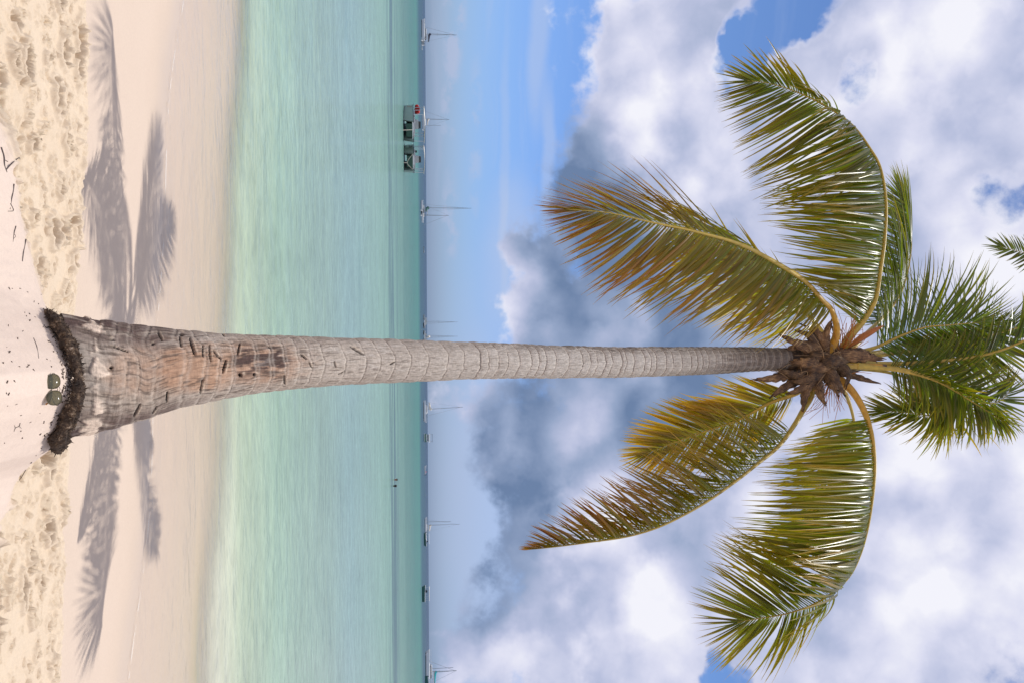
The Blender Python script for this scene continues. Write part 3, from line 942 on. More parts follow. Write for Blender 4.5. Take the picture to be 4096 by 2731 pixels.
def frond(ctrl, bare, length, droop, seed, n=105, ang=(66, 52, 22), colr=(GREEN, LIME), yellow=0.3, brown=0.0, upref=None,
          rb=0.026, curl=0.25, width=0.0125, messy=0.06, sides=(1, -1), lenp=None, stalk=(STALKY, STALKY), gap=(), twist=(0, 0, 0), label=None, arch=0.45):
    """ctrl: (photo x, photo y, depth) along petiole and rachis; leaflets start at fraction `bare`.
    droop: dihedral angle (deg) of the leaflets below the side direction for the (+,-) sides."""
    rnd = random.Random(seed)
    pts = [P(*c) if len(c) == 3 else np.array(c[:3]) for c in ctrl]
    NP = 140
    path, L = catmull(pts, NP)
    T = frames(path)
    fr_ = np.linspace(0, 1, NP)
    # stalk
    rad = rb * np.interp(fr_, [0, 0.08, 0.2, 0.5, 1.0], [1.35, 1.0, 0.72, 0.42, 0.08])
    V, fc = tube_mesh(path, rad, 8, 0.75)
    cs = np.interp(fr_, [0, 0.35], [0, 1])[:, None]
    cst = stalk[0] * (1 - cs) + stalk[1] * cs
    # leaflets
    vs, fs, cl = [], [], []
    up = np.array([0, 0, 1.0]) if upref is None else np.asarray(upref, float) / np.linalg.norm(upref)
    NSEG = 7
    raw = np.cross(T, up)
    SS = np.zeros_like(T); cur_s = None
    wgt = np.linalg.norm(raw, axis=1)
    k0 = int(np.argmax(wgt[:NP // 2])) if wgt[:NP // 2].max() > 0.3 else int(np.argmax(wgt))
    SS[k0] = raw[k0] / (wgt[k0] + 1e-9)
    for rng in (range(k0 + 1, NP), range(k0 - 1, -1, -1)):
        cur_s = SS[k0]
        for ii_ in rng:
            v_ = cur_s - (cur_s @ T[ii_]) * T[ii_]
            v_ = v_ / np.linalg.norm(v_)
            if raw[ii_] @ v_ > 0: v_ = v_ + raw[ii_] * 0.25 * wgt[ii_]
            v_ = v_ - (v_ @ T[ii_]) * T[ii_]
            cur_s = v_ / np.linalg.norm(v_)
            SS[ii_] = cur_s
    for side in sides:
        dr0 = droop[0] if side > 0 else droop[1]
        for i in range(int(n * 1.45)):
            t_ = (i + (rnd.uniform(-0.35, 0.35) if i < int(n * 1.45) - 4 else 0)) / (int(n * 1.45) - 1)
            t_ = min(max(t_, 0), 1)
            if any(g0 < t_ < g1 and rnd.random() < g2 for (g0, g1, g2) in gap): continue
            fpos = bare + (1 - bare) * t_ ** 0.96
            q = fpos * (NP - 1); a0 = int(min(q, NP - 2)); fq = q - a0
            p = path[a0] * (1 - fq) + path[a0 + 1] * fq
            t = T[a0] * (1 - fq) + T[a0 + 1] * fq; t /= np.linalg.norm(t)
            S_ = SS[a0] * (1 - fq) + SS[a0 + 1] * fq; S_ -= (S_ @ t) * t; S_ /= np.linalg.norm(S_)
            G = np.cross(t, S_)
            tq = math.radians(np.interp(t_, [0, 0.55, 1], twist))
            S_, G = S_ * math.cos(tq) + np.cross(t, S_) * math.sin(tq), G * math.cos(tq) + np.cross(t, G) * math.sin(tq)
            an = np.interp(t_, [0, 0.5, 0.80, 0.95, 1], (ang[0], ang[1], ang[1] * 0.35 + ang[2] * 0.75, ang[2] * 0.8, ang[2] * 0.25)) + rnd.gauss(0, 2.2 + 10 * messy)
            dr = (np.interp(t_, [0, 0.5, 1], dr0) if isinstance(dr0, (tuple, list)) else dr0) + rnd.gauss(0, 5 + 30 * messy)
            an, dr = math.radians(an), math.radians(dr)
            d = math.cos(an) * t + math.sin(an) * (math.cos(dr) * side * S_ + math.sin(dr) * G)
            lf = np.interp(t_, [0, 0.10, 0.35, 0.65, 0.9, 1.0], lenp or [0.55, 0.85, 1.0, 0.92, 0.6, 0.42]) * length * rnd.uniform(0.88, 1.08)
            if rnd.random() < 0.03: lf *= rnd.uniform(0.4, 0.75)
            w0 = width * rnd.uniform(0.8, 1.15) * np.interp(t_, [0, 0.2, 0.8, 1], [0.75, 1, 0.9, 0.55])
            # blade normal: faces up and along the rachis
            axis_n = np.cross(d, t); axis_n /= (np.linalg.norm(axis_n) + 1e-6)
            wd = np.cross(axis_n, d); wd /= np.linalg.norm(wd)
            tw = rnd.gauss(0.35, 0.35)
            wd = wd * math.cos(tw) + axis_n * math.sin(tw)
            cur = p + d * 0.0
            n0 = len(vs)
            kk = curl * rnd.uniform(0.5, 1.5) + (rnd.uniform(0.5, 2.0) if rnd.random() < messy else 0)
            wind = np.array([rnd.gauss(0, 0.10), rnd.gauss(0, 0.10), 0]) * (0.5 + 4 * messy)
            yl = yellow * rnd.uniform(0.5, 1.5) + (0.35 if rnd.random() < yellow * 0.35 else 0)
            br = brown * np.interp(t_, [0, 0.35, 1], [0.2, 0.55, 1.15]) * rnd.uniform(0.4, 1.5)
            hue = rnd.random()
            cb = colr[0] * (1 - hue * 0.5) + colr[1] * hue * 0.5
            cb = cb * rnd.uniform(0.6, 1.35)
            for sgi in range(NSEG + 1):
                u = sgi / NSEG
                if sgi:
                    ddr = dr * (arch + (1 - arch) * min(1, u / 0.3)) * (1 + 0.12 * max(0, u - 0.3))
                    dcur = math.cos(an) * t + math.sin(an) * (math.cos(ddr) * side * S_ + math.sin(ddr) * G)
                    dn = dcur + (np.array([0, 0, -1.0]) * kk * u * u + wind * u) * 0.55
                    dn /= np.linalg.norm(dn)
                    cur = cur + dn * lf / NSEG
                ww = w0 * np.interp(u, [0, 0.08, 0.3, 0.65, 1.0], [0.35, 0.85, 1.0, 0.72, 0.04])
                nb = np.cross(wd, d); nb /= (np.linalg.norm(nb) + 1e-6)
                vs.append(cur + wd * ww - nb * ww * 0.45); vs.append(cur); vs.append(cur - wd * ww - nb * ww * 0.45)
                cy = np.clip(yl * (0.15 + 1.15 * u ** 1.3), 0, 1)
                c_ = cb * (1 - cy) + YEL * cy
                cbn = np.clip(br * (0.35 + 1.0 * u), 0, 0.95)
                c_ = c_ * (1 - cbn) + BRN * cbn
                if u > 0.86: c_ = c_ * 0.45 + DRY * 0.55
                mid = c_ * 0.8 + YEL * 0.2 * 0.8
                cl += [c_, mid, c_]
            for sgi in range(NSEG):
                a_ = n0 + sgi * 3
                fs.append((a_, a_ + 1, a_ + 4, a_ + 3)); fs.append((a_ + 1, a_ + 2, a_ + 5, a_ + 4))
    fo = palm_part('frond', vs, np.array(fs), m_leaf, smooth=False, cols=cl)
    if label: fo['label'] = label
    so = palm_part('stalk', V, fc, m_stalk, parent=fo, smooth=True, cols=np.repeat(cst, 8, axis=0))
    return fo


# lower left, browning, reaches toward the viewer
frond([(3285, 1425, 6.68), (3330, 1380, 6.62), (3347, 1320, 6.56), (3325, 1240, 6.48), (3294, 1207, 6.44), (3225, 1130, 6.33), (3136, 1070, 6.22), (2962, 979, 6.02), (2788, 929, 5.88), (2597, 888, 5.76), (2432, 852, 5.68), (2266, 838, 5.62)],
      0.16, 0.90, ((62, 22, -5), (48, 66, 34)), 1, n=110, ang=(74, 62, 26), colr=(GREEN, LIME), yellow=0.42, brown=0.85, messy=0.10, curl=0.35, rb=0.036, lenp=[0.55, 0.85, 1.0, 0.92, 0.5, 0.22], twist=(0, 0, 40), stalk=(STALKO, STALKY), label='frond with rust-brown drying leaflets, pointing to the upper left of the picture')
# great frond arching to the upper left
frond([(3368, 1400, 6.72), (3400, 1345, 6.68), (3447, 1290, 6.64), (3497, 1205, 6.58), (3522, 1070, 6.50), (3538, 946, 6.45), (3542, 797, 6.40), (3518, 664, 6.36), (3480, 596, 6.34), (3414, 507, 6.32), (3315, 432, 6.30), (3190, 370, 6.30), (3080, 335, 6.30), (2985, 322, 6.30)],
      0.09, 0.98, ((70, 70, 18), (72, 70, 30)), 2, n=118, ang=(84, 84, 34), colr=(GREEN, DGREEN), yellow=0.34, brown=0.10, messy=0.04, curl=0.3, rb=0.034, twist=(0, 10, 70), lenp=[0.45, 0.8, 1.0, 0.92, 0.52, 0.26])
# shorter frond behind it
frond([(3400, 1400, 6.95), (3470, 1330, 7.05), (3540, 1262, 7.2), (3600, 1178, 7.4), (3634, 1070, 7.6), (3646, 946, 7.8), (3632, 850, 7.95), (3605, 772, 8.1)],
      0.20, 0.80, ((44, 44, 20), (50, 44, 20)), 3, n=92, ang=(64, 52, 22), colr=(DGREEN, GREEN), yellow=0.14, messy=0.03, rb=0.028)
# low right frond, yellow on its left side, going away
frond([(3235, 1500, 6.95), (3204, 1560, 7.05), (3076, 1612, 7.25), (2949, 1680, 7.45), (2822, 1723, 7.6), (2694, 1769, 7.75), (2575, 1816, 7.9)],
      0.14, 0.64, ((28, 26, 20), (24, 26, 20)), 4, n=92, ang=(52, 46, 22), colr=(LIME, GREEN), yellow=0.8, brown=0.10, upref=(0.15, 0.95, 0.35), messy=0.05, curl=0.18, rb=0.026, label='short frond with yellow leaflets on one side')
# long low right frond toward the viewer, brown at the tip
frond([(3255, 1520, 6.72), (3240, 1590, 6.62), (3212, 1640, 6.54), (3178, 1697, 6.44), (3115, 1782, 6.32), (3034, 1850, 6.2), (2949, 1918, 6.08), (2830, 2003, 5.94), (2728, 2062, 5.84), (2626, 2110, 5.76), (2507, 2145, 5.7), (2355, 2168, 5.64), (2227, 2185, 5.6), (2142, 2194, 5.58)],
      0.20, 0.66, ((66, 74, 60), (62, 72, 60)), 5, n=112, ang=(74, 66, 40), colr=(GREEN, LIME), yellow=0.38, brown=0.8, messy=0.10, curl=0.35, rb=0.032, lenp=[0.6, 0.95, 1.0, 0.78, 0.42, 0.18], stalk=(STALKY, STALKY * 0.8), label='narrow ragged frond, brown toward its tip')
# great frond arching to the right
RF = [(3331, 1495, 6.7), (3407, 1561, 6.64), (3458, 1646, 6.58), (3480, 1714, 6.54), (3492, 1782, 6.5), (3497, 1875, 6.46), (3488, 1994, 6.42), (3467, 2122, 6.38), (3437, 2224, 6.36), (3399, 2300, 6.34), (3331, 2368, 6.32), (3246, 2419, 6.32), (3144, 2453, 6.32), (3034, 2472, 6.32), (2949, 2487, 6.32)]
frond(RF, 0.17, 1.02, ((72, 66, 14), (70, 62, 14)), 6, n=122, ang=(88, 74, 34), colr=(GREEN, LIME), yellow=0.36, brown=0.06, messy=0.04, curl=0.3, rb=0.034, stalk=(STALKO, STALKY), twist=(0, -16, -85), lenp=[0.5, 0.85, 1.0, 0.98, 0.64, 0.34])
# its companion behind
frond([(3345, 1500, 6.95), (3390, 1590, 7.1), (3415, 1680, 7.25), (3420, 1790, 7.4), (3405, 1930, 7.6), (3360, 2060, 7.8), (3270, 2170, 8.0), (3150, 2230, 8.1)],
      0.24, 0.74, ((70, 68, 40), (70, 68, 40)), 7, n=92, ang=(80, 70, 30), colr=(LIME, GREEN), yellow=0.45, messy=0.05, rb=0.026)
# upright middle frond that leaves the picture at the top
frond([(3400, 1452, 6.8), (3526, 1456, 6.78), (3630, 1453, 6.74), (3744, 1445, 6.7), (3859, 1433, 6.64), (3974, 1410, 6.58), (4096, 1362, 6.5), (4230, 1280, 6.35), (4330, 1150, 6.2), (4370, 1000, 6.1)],
      0.17, 0.42, ((10, 12, 30), (10, 12, 30)), 8, n=66, width=0.0115, ang=(66, 52, 30), colr=(DGREEN, GREEN), yellow=0.12, upref=(0.05, 0.9, 0.25), messy=0.12, curl=0.5, rb=0.030, lenp=[0.45, 0.62, 0.9, 1.1, 0.8, 0.4])
# young leaf half folded beside it
frond([(3420, 1435, 6.9), (3543, 1417, 6.95), (3672, 1398, 7.0), (3802, 1378, 7.05), (3950, 1345, 7.1), (4096, 1300, 7.1), (4260, 1215, 7.05), (4330, 1110, 6.9), (4250, 1040, 6.8), (4130, 1020, 6.75), (4000, 985, 6.7)],
      0.16, 0.52, ((20, 20, 20), (20, 20, 20)), 9, n=110, width=0.0115, ang=(24, 30, 40), colr=(GREEN, LIME), yellow=0.14, upref=(-0.1, 0.9, 0.3), messy=0.05, curl=0.2, rb=0.026, lenp=[0.6, 0.9, 1.0, 0.8, 0.45, 0.4])
# upper-left bunch, leaflets streaming to the left
frond([(3420, 1420, 7.0), (3543, 1400, 7.1), (3640, 1365, 7.2), (3760, 1330, 7.3), (3860, 1315, 7.4), (3990, 1305, 7.5)],
      0.18, 0.80, ((-12, -15, 0), (20, 15, 0)), 10, n=48, width=0.0115, ang=(66, 60, 34), colr=(DGREEN, GREEN), yellow=0.14, upref=(0.1, 0.9, 0.35), messy=0.12, curl=0.55, rb=0.026)
frond([(3410, 1415, 6.95), (3500, 1390, 6.9), (3600, 1345, 6.85), (3700, 1310, 6.8), (3800, 1300, 6.72), (3920, 1290, 6.65)],
      0.20, 0.74, ((6, 0, 0), (24, 20, 10)), 11, n=44, width=0.0115, ang=(58, 50, 30), colr=(GREEN, DGREEN), yellow=0.16, upref=(0.1, -0.9, 0.35), messy=0.12, curl=0.6, rb=0.024)
# upper-right bunch
frond([(3420, 1465, 6.75), (3600, 1474, 6.7), (3721, 1508, 6.62), (3836, 1566, 6.55), (3945, 1612, 6.5), (4005, 1600, 6.48), (4040, 1560, 6.5)],
      0.22, 0.50, ((26, 20, 10), (10, 10, 10)), 12, n=50, width=0.0115, ang=(70, 60, 40), colr=(DGREEN, GREEN), yellow=0.16, upref=(0.0, 0.9, 0.3), messy=0.10, curl=0.7, rb=0.026)
frond([(3410, 1470, 6.9), (3560, 1490, 6.95), (3680, 1530, 6.98), (3780, 1590, 7.0), (3800, 1640, 7.0), (3740, 1660, 6.98), (3640, 1650, 6.95), (3520, 1640, 6.92)],
      0.34, 0.58, ((40, 50, 40), (30, 30, 20)), 13, n=60, width=0.0115, ang=(56, 44, 20), colr=(GREEN, LIME), yellow=0.36, upref=(0.0, 0.9, 0.3), messy=0.12, curl=0.6, rb=0.022)
frond([(3430, 1462, 6.6), (3620, 1485, 6.5), (3760, 1530, 6.4), (3880, 1600, 6.3), (3960, 1650, 6.25), (4020, 1690, 6.2)],
      0.34, 0.42, ((58, 60, 50), (40, 40, 20)), 14, n=46, width=0.0115, ang=(64, 54, 30), colr=(GREEN, DGREEN), yellow=0.25, upref=(0.0, 0.6, 0.8), messy=0.14, curl=0.8, rb=0.024)

# a second low frond, behind the browning one
frond([(3330, 1412, 6.95), (3290, 1330, 7.15), (3190, 1225, 7.5), (3050, 1120, 7.9), (2900, 1040, 8.3), (2740, 985, 8.6)],
      0.18, 0.80, ((30, 30, 20), (36, 40, 30)), 15, n=84, ang=(70, 58, 28), colr=(LIME, GREEN), yellow=0.5, brown=0.1, messy=0.05, rb=0.026)

# ---- crown heart: torn brown leaf bases, fibre, flower stalks ----
m_husk, k, out = new_mat('leaf_base_husk')
b = k.n('ShaderNodeBsdfPrincipled')
tc = k.n('ShaderNodeTexCoord')
sa_ = k.n('ShaderNodeAttribute', attribute_name='suv')
fa = k.noise(tc.outputs['Object'], 15.0, 6.0, 0.7)
fb = k.noise(sa_.outputs['Vector'], 3.0, 4.0, 0.6, dim='2D')
f = k.math('ADD', k.math('MULTIPLY', fa, 0.55), k.math('MULTIPLY', fb, 0.45))
vc = k.n('ShaderNodeVertexColor', layer_name='col')
k.put(b.inputs['Base Color'], k.mix(1.0, vc.outputs[0], k.ramp(f, [(0.36, (0.022, 0.013, 0.008)), (0.48, (0.085, 0.046, 0.024)), (0.58, (0.20, 0.118, 0.055)), (0.70, (0.40, 0.28, 0.15))]), 'MULTIPLY'))
b.inputs['Roughness'].default_value = 0.75
bp = k.n('ShaderNodeBump'); bp.inputs['Strength'].default_value = 0.8; bp.inputs['Distance'].default_value = 0.01
k.put(bp.inputs['Height'], f); k.put(b.inputs['Normal'], bp.outputs[0])
k.t.links.new(b.outputs[0], out.inputs[0])


def husk(ctrl, w, seed):
    rnd = random.Random(seed)
    pts = [P(*c) for c in ctrl]
    path, L = catmull(pts, 24)
    T = frames(path)
    vs, fs = [], []
    NC = 9
    ctr = np.asarray(HUB)
    for i in range(24):
        u = i / 23
        outw = path[i] - ctr; outw -= (outw @ T[i]) * T[i]; outw /= (np.linalg.norm(outw) + 1e-6)
        sd = np.cross(T[i], outw)
        wi = w * np.interp(u, [0, 0.25, 0.6, 0.85, 1], [1.05, 1.1, 0.80, 0.46, 0.10]) * (1 + 0.12 * math.sin(i * 1.3 + seed))
        for j in range(NC):
            a = (j / (NC - 1) - 0.5) * 2.5
            rr = wi * (1 + 0.25 * (vnoise(np.array(i * 0.35 + seed), np.array(j * 0.6), 160) - 0.5))
            jag = (0.015 + 0.09 * u ** 3) * (vnoise(np.array(i * 0.9), np.array(j * 0.9 + seed), 161) - 0.5)
            vs.append(path[i] + sd * math.sin(a) * rr + outw * (math.cos(a) - 0.6) * rr * 0.8 + T[i] * jag)
    for i in range(23):
        for j in range(NC - 1):
            a = i * NC + j
            fs.append((a, a + 1, a + NC + 1, a + NC))
    tn = rnd.uniform(0.55, 1.5)
    cl = [(tn * (0.75 + 0.5 * i / 23), tn * (0.72 + 0.5 * i / 23), tn * (0.68 + 0.5 * i / 23)) for i in range(24) for j in range(NC)]
    su = [(j * 0.9 + seed * 7, i * 0.10) for i in range(24) for j in range(NC)]
    o = palm_part('leaf_base', vs, np.array(fs), m_husk, smooth=True, cols=cl, uvs=su)
    md = o.modifiers.new('thick', 'SOLIDIFY'); md.thickness = 0.008; md.offset = 0
    return o


HUSKS = [
    ([(3300, 1430, 6.65), (3240, 1400, 6.55), (3180, 1370, 6.5), (3130, 1345, 6.5)], 0.050),
    ([(3300, 1420, 6.65), (3260, 1375, 6.58), (3235, 1340, 6.55), (3190, 1325, 6.55)], 0.045),
    ([(3320, 1420, 6.65), (3300, 1370, 6.58), (3310, 1320, 6.56), (3325, 1285, 6.56)], 0.042),
    ([(3320, 1420, 6.7), (3285, 1365, 6.66), (3250, 1320, 6.66), (3210, 1300, 6.66)], 0.045),
    ([(3200, 1440, 6.58), (3250, 1430, 6.52), (3300, 1425, 6.52), (3340, 1425, 6.56)], 0.052),
    ([(3190, 1465, 6.56), (3250, 1470, 6.5), (3310, 1470, 6.5), (3350, 1465, 6.56)], 0.055),
    ([(3170, 1490, 6.58), (3120, 1505, 6.55), (3070, 1515, 6.55), (3020, 1516, 6.56)], 0.040),
    ([(3230, 1500, 6.58), (3170, 1530, 6.56), (3120, 1560, 6.56), (3085, 1585, 6.56)], 0.042),
    ([(3300, 1490, 6.55), (3250, 1510, 6.5), (3200, 1525, 6.5), (3165, 1520, 6.52)], 0.058),
    ([(3290, 1500, 6.56), (3240, 1535, 6.52), (3190, 1560, 6.52), (3150, 1570, 6.54)], 0.050),
    ([(3245, 1510, 6.55), (3225, 1560, 6.52), (3215, 1600, 6.5), (3210, 1640, 6.5)], 0.040),
    ([(3265, 1510, 6.55), (3275, 1550, 6.5), (3285, 1590, 6.48), (3300, 1615, 6.48)], 0.042),
    ([(3300, 1495, 6.55), (3320, 1520, 6.52), (3335, 1545, 6.5), (3350, 1575, 6.5)], 0.044),
    ([(3290, 1480, 6.54), (3325, 1500, 6.5), (3345, 1530, 6.5), (3375, 1575, 6.5)], 0.048),
    ([(3330, 1470, 6.62), (3370, 1475, 6.58), (3395, 1500, 6.56), (3385, 1545, 6.55)], 0.055),
    ([(3330, 1430, 6.65), (3400, 1420, 6.62), (3470, 1425, 6.62), (3535, 1435, 6.62)], 0.062),
    ([(3350, 1420, 6.65), (3420, 1410, 6.64), (3475, 1412, 6.64), (3500, 1440, 6.62)], 0.050),
    ([(3360, 1490, 6.7), (3420, 1505, 6.68), (3470, 1520, 6.68), (3510, 1530, 6.68)], 0.030),
    ([(3290, 1450, 6.5), (3320, 1440, 6.46), (3350, 1440, 6.46), (3390, 1446, 6.5)], 0.050),
    ([(3270, 1455, 6.5), (3235, 1450, 6.47), (3200, 1448, 6.48), (3170, 1446, 6.5)], 0.046),
    ([(3280, 1400, 6.58), (3230, 1380, 6.55), (3190, 1385, 6.55), (3150, 1395, 6.55)], 0.045),
    ([(3220, 1490, 6.52), (3190, 1500, 6.5), (3150, 1490, 6.5), (3120, 1480, 6.5)], 0.040),
    ([(3300, 1400, 6.6), (3290, 1350, 6.58), (3270, 1330, 6.58), (3255, 1300, 6.6)], 0.040),
    ([(3350, 1400, 6.66), (3345, 1360, 6.64), (3340, 1330, 6.64), (3330, 1310, 6.64)], 0.036),
]
for i, (c_, w) in enumerate(HUSKS):
    husk(c_, w, i)
# fibrous heart that the leaf bases wrap
hp, _ = catmull([[*P(3120, 1440, 6.62), 0.085], [*P(3200, 1446, 6.68), 0.115], [*P(3290, 1452, 6.74), 0.125], [*P(3380, 1455, 6.8), 0.085], [*P(3470, 1455, 6.84), 0.04]], 60)
V, fc = tube_mesh(hp[:, :3], hp[:, 3], 40)
V = V.reshape(60, 40, 3); ii, ja = np.meshgrid(np.arange(60), np.arange(40), indexing='ij')
V = hp[:, None, :3] + (V - hp[:, None, :3]) * (0.75 + 0.5 * fbm(ii * 0.22, np.cos(ja / 40 * 6.283) * 3 + 9, 170, 3))[..., None]
palm_part('crown_heart', V.reshape(-1, 3), fc, m_husk, smooth=True, cols=np.full((2400, 3), 0.6), uvs=np.stack([ja.ravel() * 0.6, ii.ravel() * 0.08], -1))

m_fib = simple_mat('palm_fibre', (0.30, 0.19, 0.10), 0.85, 0.35, 60)
rnd_ = random.Random(77)
for q in range(46):
    a_ = P(rnd_.uniform(3150, 3420), rnd_.uniform(1380, 1520), rnd_.uniform(6.5, 6.75))
    e_ = a_ + np.array([rnd_.gauss(0, 0.10), rnd_.gauss(-0.03, 0.06), -rnd_.uniform(0.05, 0.30)])
    pt, _ = catmull([a_, (a_ + e_) / 2 + np.array([rnd_.gauss(0, .04), rnd_.gauss(0, .03), 0.03]), e_], 12)
    V, fc = tube_mesh(pt, np.linspace(0.004, 0.0015, 12), 5)
    palm_part('fibre', V, fc, m_fib)

m_flower = simple_mat('flower_stalk', (0.42, 0.15, 0.025), 0.7, 0.3, 40)


def spray(base, tips, seed, r=0.0035):
    """a branched dry flower stalk"""
    rnd = random.Random(seed)
    V, Fc = [], []
    b0 = P(*base)
    for tp in tips:
        e = P(*tp)
        for q in range(11):
            en = e + np.array([rnd.gauss(0, .07), rnd.gauss(0, .07), rnd.gauss(0, .07)])
            md = b0 * 0.5 + en * 0.5 + np.array([rnd.gauss(0, .03), rnd.gauss(0, .03), rnd.gauss(0.03, .03)])
            pt, _ = catmull([b0, md, en], 12)
            v, f_ = tube_mesh(pt, np.linspace(r, r * 0.5, 12), 5)
            o_ = len(V); V += list(v); Fc += [tuple(a + o_ for a in t) for t in f_]
    return palm_part('flower_stalk', V, Fc, m_flower)


spray((3360, 1410, 6.7), [(3400, 1330, 6.6), (3440, 1315, 6.62), (3390, 1270, 6.6), (3330, 1300, 6.6)], 1)
spray((3320, 1520, 6.65), [(3290, 1590, 6.55), (3330, 1620, 6.5), (3390, 1590, 6.55), (3270, 1640, 6.5)], 2, 0.003)
m_spathe = simple_mat('flower_sheath', (0.36, 0.12, 0.03), 0.6, 0.25, 20)
sp_, _ = catmull([[*P(3385, 1395, 6.75), 0.012], [*P(3440, 1355, 6.72), 0.034], [*P(3490, 1325, 6.7), 0.030], [*P(3535, 1302, 6.68), 0.004]], 30)
V, fc = tube_mesh(sp_[:, :3], sp_[:, 3], 10, 0.6)
palm_part('flower_sheath', V, fc, m_spathe, smooth=True)
# cut-off yellow leaf stalk standing in the middle of the crown
sp_, _ = catmull([[*P(3380, 1462, 6.62), 0.030], [*P(3440, 1463, 6.6), 0.027], [*P(3500, 1464, 6.58), 0.025], [*P(3545, 1466, 6.57), 0.023]], 24)
V, fc = tube_mesh(sp_[:, :3], sp_[:, 3], 10, 0.8)
cs = np.linspace(0, 1, 24)[:, None]
cst = STALKY * (1 - cs) + STALKO * cs; cst[-3:] = (0.10, 0.05, 0.03)
palm_part('cut_stalk', V, fc, m_stalk, smooth=True, cols=np.repeat(cst, 10, axis=0))

# ------------------------------------------------------------------ boats
class MB:
    def __init__(self):
        self.v = []; self.f = []

    def add(self, v, f):
        o = len(self.v)
        self.v += [tuple(map(float, p)) for p in v]
        self.f += [tuple(int(i) + o for i in t) for t in f]
        return self

    def box(self, c, s, taper=1.0, rz=0.0, shear=0.0):
        x, y, z = s[0] / 2, s[1] / 2, s[2] / 2
        vs = []
        for sz in (-1, 1):
            k = taper if sz > 0 else 1.0
            for sx_, sy_ in ((-1, -1), (1, -1), (1, 1), (-1, 1)):
                px, py = sx_ * x * k + (shear if sz > 0 else 0), sy_ * y * k
                vs.append((c[0] + px * math.cos(rz) - py * math.sin(rz), c[1] + px * math.sin(rz) + py * math.cos(rz), c[2] + sz * z))
        return self.add(vs, [(0, 3, 2, 1), (4, 5, 6, 7), (0, 1, 5, 4), (1, 2, 6, 5), (2, 3, 7, 6), (3, 0, 4, 7)])

    def bar(self, p0, p1, r, r1=None, n=6):
        p0 = np.array(p0, float); p1 = np.array(p1, float)
        d = p1 - p0; d /= np.linalg.norm(d)
        a = np.cross(d, (0.3, 0.9, 0.2)); a /= np.linalg.norm(a); b = np.cross(d, a)
        vs = []
        for p, rr in ((p0, r), (p1, r if r1 is None else r1)):
            for i in range(n):
                t = 2 * math.pi * i / n
                vs.append(p + rr * (math.cos(t) * a + math.sin(t) * b))
        fs = [(i, (i + 1) % n, n + (i + 1) % n, n + i) for i in range(n)] + [tuple(range(n))[::-1], tuple(range(n, 2 * n))]
        return self.add(vs, fs)

    def tube(self, pts, r, n=6):
        pt, _ = catmull(np.array(pts, float), 24)
        v, f = tube_mesh(pt, r, n)
        return self.add(v, f)

    def ball(self, c, r, nu=14, nv=9):
        r = np.broadcast_to(np.array(r, float), (3,))
        vs = [(c[0], c[1], c[2] + r[2])]
        for i in range(1, nv):
            a = math.pi * i / nv
            for j in range(nu):
                t = 2 * math.pi * j / nu
                vs.append((c[0] + r[0] * math.sin(a) * math.cos(t), c[1] + r[1] * math.sin(a) * math.sin(t), c[2] + r[2] * math.cos(a)))
        vs.append((c[0], c[1], c[2] - r[2]))
        fs = [(0, 1 + j, 1 + (j + 1) % nu) for j in range(nu)]
        for i in range(nv - 2):
            for j in range(nu):
                a = 1 + i * nu + j; b = 1 + i * nu + (j + 1) % nu
                fs.append((a, a + nu, b + nu, b))
        o = 1 + (nv - 2) * nu
        fs += [(o + j, len(vs) - 1, o + (j + 1) % nu) for j in range(nu)]
        return self.add(vs, fs)

    def hull(self, L, B, H, y0=0.0, rake=0.12, sink=0.25, full=2.2, sheer=0.25):
        """lofted boat hull, bow at +x, waterline z = 0; decked a little below the sheer"""
        n = 18
        rows = []
        for i in range(n + 1):
            u = i / n
            w = B / 2 * (1 - max(0, (u - 0.42) / 0.58) ** full) * (0.90 + 0.10 * min(1, u / 0.3))
            w = max(w, 0.012 * B)
            sh = H * (1 + sheer * (u ** 2) + 0.05 * (1 - u))
            x = (u - 0.5) * L
            xk = x - rake * L * max(0, (u - 0.55) / 0.45) ** 2
            rows.append([(x, y0 + w, sh), (x, y0 + w * 0.97, sh * 0.9), ((x + xk) / 2, y0 + w * 0.86, H * 0.25), (xk, y0 + w * 0.55, -0.3 * H), (xk, y0, -0.45 * H),
                         (xk, y0 - w * 0.55, -0.3 * H), ((x + xk) / 2, y0 - w * 0.86, H * 0.25), (x, y0 - w * 0.97, sh * 0.9), (x, y0 - w, sh),
                         (x * 0.99, y0 - w * 0.88, sh), (x * 0.99, y0 - w * 0.86, sh - sink * H * 0.6), (x * 0.99, y0 + w * 0.86, sh - sink * H * 0.6), (x * 0.99, y0 + w * 0.88, sh)])
        m = len(rows[0])
        vs = [p for r_ in rows for p in r_]
        fs = []
        for i in range(n):
            for j in range(m):
                a, b_ = i * m + j, i * m + (j + 1) % m
                fs.append((a, b_, b_ + m, a + m))
        fs.append(tuple(range(m))); fs.append(tuple(range(n * m, n * m + m))[::-1])
        return self.add(vs, fs)

    def build(self, name, mat, parent=None, smooth=False):
        o = mesh_obj(name, np.array(self.v), self.f, mat, smooth=smooth)
        if parent is not None: o.parent = parent
        return o


def bars(name, lst, r, mat, parent):
    for (p0, p1) in lst:
        MB().bar(p0, p1, r).build(name, mat, parent)


